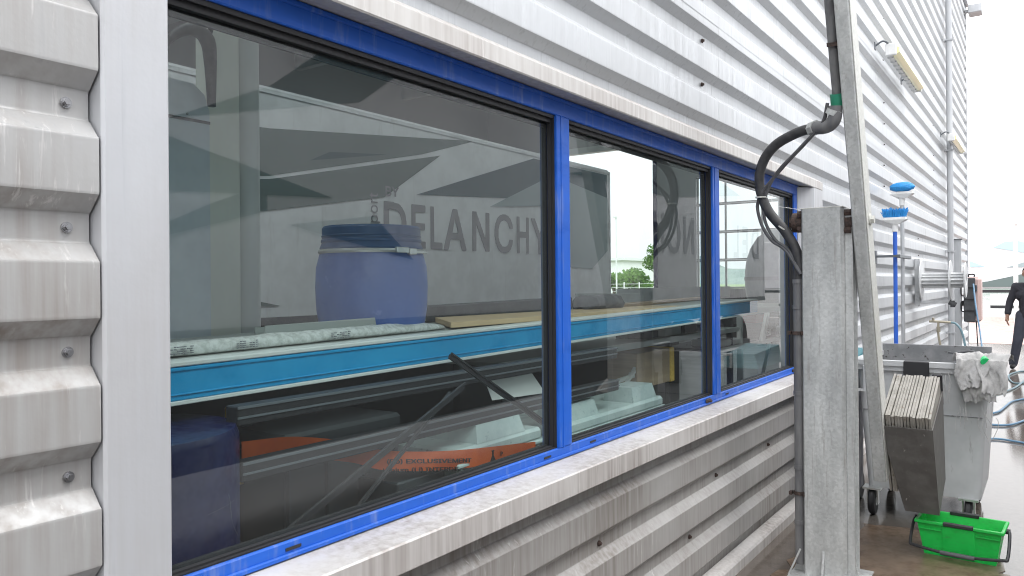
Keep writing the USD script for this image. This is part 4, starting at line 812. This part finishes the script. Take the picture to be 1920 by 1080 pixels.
b2 = brush('white mop head in a blue plastic cover above the blue brush', 9.55, 2.74, False, pole_grey, .9, -.2)
nb = trimesh.creation.icosphere(4, 1.0); vv = nb.vertices.copy(); q = meshkit.fbm(vv * 2.3 + 5, 4, 2) - .5
b2.part('cover', trimesh.Trimesh(vv * (1 + .25 * q[:, None]) * [.07, .128, .056] + [9.55, -.2, 2.745], nb.faces, process=False), brush_blue, 50)
Wb = Thing('wall_bracket', 'small grey wall bracket holding the two brush poles', 'bracket', (9.2, -.1, 1.95))
Wb.part('plate', bx(8.92, 9.02, -.03, -.004, 1.88, 2.02, .004), sash_grey); Wb.part('rail', bx(8.94, 9.75, -.262, -.226, 1.94, 1.975, .004), sash_grey); Wb.part('arm', bx(8.95, 8.98, -.226, -.03, 1.945, 1.97), sash_grey)

# ------------------------------------------------------------------ downpipe, lamps, reel, tap, cabinet, pilaster, gutter
Dp = Thing('downpipe', 'grey rain downpipe running up the far wall', 'downpipe', (15.9, -.08, 0))
Dp.part('pipe', cyl((15.9, -.085, .12), (15.9, -.085, 8.0), .05, 16), downpipe_m, 40)
for z in (.75, 2.22, 4.04, 6.03): Dp.part('bracket', [cyl((15.9, -.085, z - .015), (15.9, -.085, z + .015), .058, 16), bx(15.83, 15.97, -.03, -.002, z - .02, z + .02), bx(15.84, 15.86, -.16, -.01, z - .012, z + .012)], downpipe_m)
Dp.part('shoe', tube([(15.9, -.085, .13), (15.9, -.1, .08), (15.9, -.16, .05)], .052, 14), downpipe_m, 40)
def wall_lamp(lab, xa, xb, z):
    T_ = Thing('strip_lamp', lab, 'wall lamp', ((xa + xb) / 2, 0, z), 'strip lamps on the wall')
    T_.part('housing', prism(Polygon([(-.105, z - .055), (-.105, z + .05), (-.135, z + .062), (-.16, z + .04), (-.16, z - .05), (-.14, z - .062)]), 'x', xa, xb), white_pl)
    T_.part('diffuser', prism(Polygon([(-.161, z - .055), (-.161, z + .048), (-.19, z + .045), (-.235, z + .015), (-.235, z - .03), (-.195, z - .052)]), 'x', xa + .03, xb - .03), lamp_diff, 30)
    for x in (xa, xb): T_.part('end_cap', bx(x - .02, x + .02, -.21, -.10, z - .066, z + .066, .008), white_pl)
    for x in np.linspace(xa + .12, xb - .12, 10): T_.part('clip', bx(x - .012, x + .012, -.165, -.10, z - .064, z - .052), pole_grey)
    for x in (xa - .05, xb - .25): T_.part('bracket', [tube([(x, -.005, z + .05), (x, -.08, z + .09), (x + .04, -.13, z + .07)], .011, 8), bx(x - .03, x + .03, -.012, -.001, z + .01, z + .09)], sash_grey, 30)
wall_lamp('nearer strip lamp with yellowed cover high on the wall', 9.2, 11.2, 4.21)
wall_lamp('farther strip lamp partly hidden behind the downpipe', 15.35, 17.05, 4.19)
Re = Thing('hose_reel', 'grey three flanged hose reel mounted on the far wall', 'hose reel', (12, -.3, 1.7))
Re.part('drum', [cyl((12, -.085, 1.70), (12, -.615, 1.70), .085, 20)], reel_m, 40)
for k in range(12):
    a = 2 * math.pi * k / 12; Re.part('drum_rib', cyl((12 + .092 * math.cos(a), -.085, 1.7 + .092 * math.sin(a)), (12 + .092 * math.cos(a), -.615, 1.7 + .092 * math.sin(a)), .014, 6), reel_m, 40)
for y, r in ((-.09, .275), (-.44, .265), (-.615, .235)): Re.part('flange', [lathe([(.08, -.008), (r, -.008), (r + .008, 0), (r, .008), (.08, .008), (.08, -.008)], (12, y, 1.7), 'y', 32)], reel_m, 30)
Re.part('arm', [bx(11.95, 12.05, -.07, -.005, 1.35, 2.0, .004), bx(11.98, 12.02, -.46, -.005, 1.38, 1.42, .004)], reel_m)
Re.part('swivel', [cyl((12, -.42, 1.40), (12, -.50, 1.36), .035, 10), cyl((12, -.46, 1.33), (12, -.46, 1.42), .028, 10)], slate_pl, 30)
Tp = Thing('water_tap', 'wall water tap with standpipe and teal hose beneath the reel', 'tap', (13.5, -.1, 1.0))
Tp.part('pipe', tube([(13.5, -.005, 1.06), (13.5, -.10, 1.06), (13.5, -.30, 1.05)], .02, 10), brass, 40); Tp.part('standpipe', tube([(13.5, -.13, 1.05), (13.5, -.13, .85), (13.5, -.17, .55), (13.5, -.17, .02)], .017, 10), brass, 40)
Tp.part('valve', [cyl((13.5, -.06, 1.10), (13.5, -.06, 1.05), .02, 10), bx(13.44, 13.56, -.072, -.048, 1.10, 1.12, .004), cyl((13.5, -.13, .98), (13.5, -.13, .90), .028, 8)], brass, 30)
Tp.part('hose', tube([(13.5, -.30, 1.05), (13.48, -.37, 1.03), (13.45, -.44, .93), (13.43, -.49, .70), (13.4, -.52, .30), (13.4, -.56, .03), (13.1, -.75, .02)], .017, 8), hose_teal, 40)
Cb = Thing('cleaner_unit', 'slate and pale red wall mounted cleaner cabinet at wall end', 'cabinet', (17, -.3, .89))
Cb.part('front', bx(16.95, 17.02, -.385, -.195, .90, 1.74, .012), slate_pl); Cb.part('housing', bx(17.02, 17.45, -.475, -.19, .885, 1.755, .05), pink_pl, 30)
for z in (1.1, 1.32, 1.54): Cb.part('louvre', bx(16.935, 16.952, -.375, -.205, z, z + .02), frame_dark)
Cb.part('latch', bx(16.94, 17.03, -.415, -.385, 1.48, 1.6, .006), slate_pl); Cb.part('latch', bx(16.94, 17.03, -.415, -.385, 1.02, 1.14, .006), slate_pl)
Cb.part('carry_loop', [tube([(16.98, -.20, 1.30 + dz), (16.97, -.155, 1.27 + dz), (16.97, -.155, 1.12 + dz), (16.98, -.20, 1.09 + dz)], .012, 6) for dz in (0, .3)] + [tube([(17.1, -.27, 1.75), (17.1, -.27, 1.80), (17.1, -.36, 1.80), (17.1, -.36, 1.75)], .012, 6)], frame_dark, 30)
Cb.part('wall_arm', bx(17.1, 17.2, -.195, -.004, 1.2, 1.3), slate_pl)
Cb.part('hose', tube([(16.9, -.36, 1.62), (16.6, -.42, 1.2), (16.3, -.50, .75), (15.6, -.60, .25), (14.8, -.72, .03), (14.0, -.85, .02)], .014, 8), hose_blue, 40)
Cb.part('cord', tube([(16.93, -.40, .92), (16.92, -.42, .5), (16.92, -.44, .02)], .010, 6), rubber)
Pl = Thing('wall_channel', 'grey steel channel standing against the wall behind the downpipe', 'channel', (17, -.08, 0))
Pl.part('web', bx(16.99, 17.0, -.155, -.004, .01, 2.47), downpipe_m); Pl.part('flange', bx(17.0, 17.08, -.157, -.147, .01, 2.47), downpipe_m); Pl.part('flange', bx(17.0, 17.08, -.012, -.004, .01, 2.47), downpipe_m); Pl.part('top_cap', bx(16.97, 17.1, -.175, -.002, 2.4705, 2.49), sash_grey)
Gu = Thing('corner_floodlight', 'grey box fitting projecting from the top wall corner', 'floodlight', (20.3, -.2, 7.8))
Gu.part('box', bx(20.1, 20.5, -.34, -.08, 7.72, 7.9, .01), downpipe_m); Gu.part('arm', bx(20.25, 20.35, -.09, -.012, 7.78, 7.84), downpipe_m)

# ------------------------------------------------------------------ hoses on the ground
def ground_hose(lab, pts, mat, r=.013): single('ground_hose', tube([(x, y, r + .002) for x, y in pts], r, 8), mat, lab, 'hose', 40)
ground_hose('blue hose coil lying nearest the container on wet concrete', [(10.6, -.80), (10.5, -.98), (10.6, -1.15), (11.0, -1.28), (11.6, -1.4), (12.4, -1.48), (13.0, -1.3), (12.7, -1.12), (12.1, -1.05), (11.6, -1.0), (11.4, -.9), (11.9, -.82), (12.8, -.86)], hose_blue)
ground_hose('thin blue hose running straight across the wet concrete', [(9.3, -.9), (9.6, -1.05), (9.55, -1.25), (9.4, -1.5), (9.3, -1.8)], hose_blue, .011)
ground_hose('teal hose loops lying by the walking person', [(13.1, -.75), (13.6, -.95), (14.4, -1.1), (15.6, -1.2), (16.6, -1.25), (16.9, -1.1), (16.2, -.95), (15.4, -.98), (14.9, -1.1), (15.5, -1.4)], hose_teal)

# ------------------------------------------------------------------ person
def body_from(bones, edge=.022, it=14):
    man = m3.Manifold()
    for p, rp, q_, rq in bones:
        a_ = m3.Manifold.sphere(rp, 20).translate(tuple(map(float, p))); c_ = m3.Manifold.sphere(rq, 20).translate(tuple(map(float, q_)))
        man = man + m3.Manifold.batch_hull([a_, c_])
    man = man.refine_to_length(edge); m = tm(man); m.merge_vertices(); trimesh.smoothing.filter_taubin(m, iterations=it); return m
pc = np.array([17.5, -1.215, 0]); k = 1.10
def J(x, y, z): return pc + np.array([x, y, z]) * k
hipL, hipR, kneeL, kneeR, anL, anR = J(0, .09, .92), J(0, -.09, .92), J(-.05, .16, .50), J(.12, -.10, .50), J(.0, .23, .09), J(.30, -.10, .13)
shL, shR, elL, elR, wrL, wrR = J(0, .175, 1.42), J(0, -.175, 1.42), J(.02, .275, 1.15), J(.06, -.25, 1.13), J(-.06, .31, .91), J(-.12, -.24, .95)
neck, chest, belly, head = J(0, 0, 1.47), J(0, 0, 1.28), J(0, 0, 1.05), J(-.04, 0, 1.64)
bones = [(chest + [0, .09, 0], .12, chest + [0, -.09, 0], .12), (chest, .15, belly, .135), (belly, .135, J(0, 0, .94), .14), (shL, .065, shR, .065), (shL, .07, chest, .12), (shR, .07, chest, .12), (neck, .055, head, .06),
    (shL, .062, elL, .047), (elL, .047, wrL, .034), (shR, .062, elR, .047), (elR, .047, wrR, .034), (hipL, .10, kneeL, .066), (kneeL, .066, anL, .045), (hipR, .10, kneeR, .066), (kneeR, .066, anR, .045), (hipL, .10, hipR, .10),
    (head + [0, 0, .03], .098, head + [-.015, 0, -.045], .074), (head + [-.085, 0, -.01], .016, head + [-.095, 0, -.03], .018)]
for an in (anL, anR): bones.append((an + [.02, 0, -.035], .045, an + [-.17, .01, -.055], .038))
for wr, s_ in ((wrL, 1), (wrR, -1)):
    palm = wr + np.array([-.015, .005 * s_, -.075]); bones.append((wr, .028, palm, .032))
    for i, L_ in enumerate((.07, .08, .075, .06)):
        b0 = palm + np.array([-.03 + .02 * i, 0, -.02]); bones.append((b0, .0105, b0 + [-.002, -.012 * s_, -L_ * .6], .010)); bones.append((b0 + [-.002, -.012 * s_, -L_ * .6], .010, b0 + [.008, -.03 * s_, -L_], .008))
    bones.append((palm + [-.03, 0, .03], .012, palm + [-.06, -.01 * s_, -.02], .009))
Pe = Thing('person', 'person in dark jacket and trousers walking at the right edge', 'person', (17.5, -1.215, 0))
pb = body_from(bones)
Pe.part('body', pb, skin_m, True)
def garment(sel, d):
    return body_from([(p, rp + d, q_, rq + d) for p, rp, q_, rq in sel], .025, 10)
Pe.part('jacket', garment(bones[:6] + [(shL, .062, elL, .047), (elL, .047, (elL + 3 * wrL) / 4, .04), (shR, .062, elR, .047), (elR, .047, (elR + 3 * wrR) / 4, .04)], .016), cloth_dark, True)
Pe.part('trousers', garment([(hipL, .10, kneeL, .07), (kneeL, .07, anL, .058), (hipR, .10, kneeR, .07), (kneeR, .07, anR, .058), (hipL, .105, hipR, .105)], .014), jean_m, True)
for an in (anL, anR): Pe.part('shoe', body_from([(an + [.02, 0, -.035], .05, an + [-.18, .01, -.05], .042)], .02, 8), frame_dark, True)
Pe.part('hair', body_from([(head + [.015, 0, .045], .10, head + [.03, 0, -.02], .085)], .02, 8), hair_m, True)
for s_ in (-1, 1):
    Pe.part('eye', trimesh.creation.icosphere(2, .011).apply_translation(head + [-.088, .032 * s_, .012]), ink); Pe.part('ear', trimesh.creation.icosphere(2, .022).apply_transform(np.diag([1, .5, 1.4, 1])).apply_translation(head + [.0, .092 * s_, -.005]), skin_m, True)
Pe.part('mouth', bx(head[0] - .094, head[0] - .075, head[1] - .022, head[1] + .022, head[2] - .062, head[2] - .056), red_pl)

# ------------------------------------------------------------------ far trailer across the yard
Ft = Thing('box_trailer', 'distant white trailer with teal swooshes parked across the yard', 'trailer', (46, -5, 0))
Ft.part('body', bx(45, 47.5, -11.8, 1.9, 1.25, 4.0, .06), trailer_white, 30)
def dx(poly, x=45): return prism(poly, 'x', x - .02, x - .002)
Ft.part('decal', dx([(-.55, 3.0), (.75, 3.30), (.3, 3.55), (-.25, 3.60), (-.55, 3.5)]), bright_teal); Ft.part('decal', dx([(1.75, 2.35), (1.75, 2.65), (1.1, 2.35)]), bright_teal); Ft.part('decal', dx([(-6, 2.0), (-.8, 2.05), (1.0, 1.62), (1.8, 1.5), (1.8, 1.34), (-6, 1.34)]), mid_decal); Ft.part('decal', dx([(-5.5, 3.1), (-2.2, 2.3), (.2, 2.3), (-2.5, 3.2)]), soft_decal)
Ft.part('bumper_rail', bx(44.95, 45.1, -11.8, 1.9, 1.05, 1.2), chassis_m); Ft.part('side_guard', bx(44.97, 45.05, -11, .9, .28, .42), chassis_m); Ft.part('side_skirt', bx(44.98, 45.06, -11, .9, .48, 1.0), trailer_white)
for y in (-9.5, -8.2, -6.9):
    w_ = Ft.part('wheel', lathe([(.2, 0), (.5, 0), (.5, .36), (.2, .36), (.2, 0)], (45.05, y, .5), 'x', 20), frame_dark); Ft.part('rim', lathe([(0, .03), (.28, 0), (.28, .3), (0, .3)], (45.05, y, .5), 'x', 16), zinc, parent=w_)
Ym = Thing('yard_mast', 'thin white mast standing before the distant trailer', 'mast', (36, -.45, 0))
Ym.part('shaft', tube([(36, -.45, 0), (36, -.45, 2.2), (36, -.45, 3.85)], [.07, .08, .05], 10, False), white_pl, 40); Ym.part('tip', cyl((36, -.45, 3.85), (36, -.45, 3.93), .085, 10), white_pl, 40)

Cw = Thing('cobweb', 'thin dusty cobweb strands between window frame and post top', 'cobweb', (4.6, -.2, 2.2))
for P3 in ([(6.0, .085, 2.26), (5.3, -.10, 2.20), (4.66, -.37, 2.11)], [(5.6, .085, 2.33), (5.2, -.05, 2.21), (4.70, -.36, 2.12)], [(6.1, .085, 2.1), (5.5, -.10, 2.15), (4.7, -.36, 2.115)]):
    Cw.part('strand', tube(P3, .0011, 4), paper)
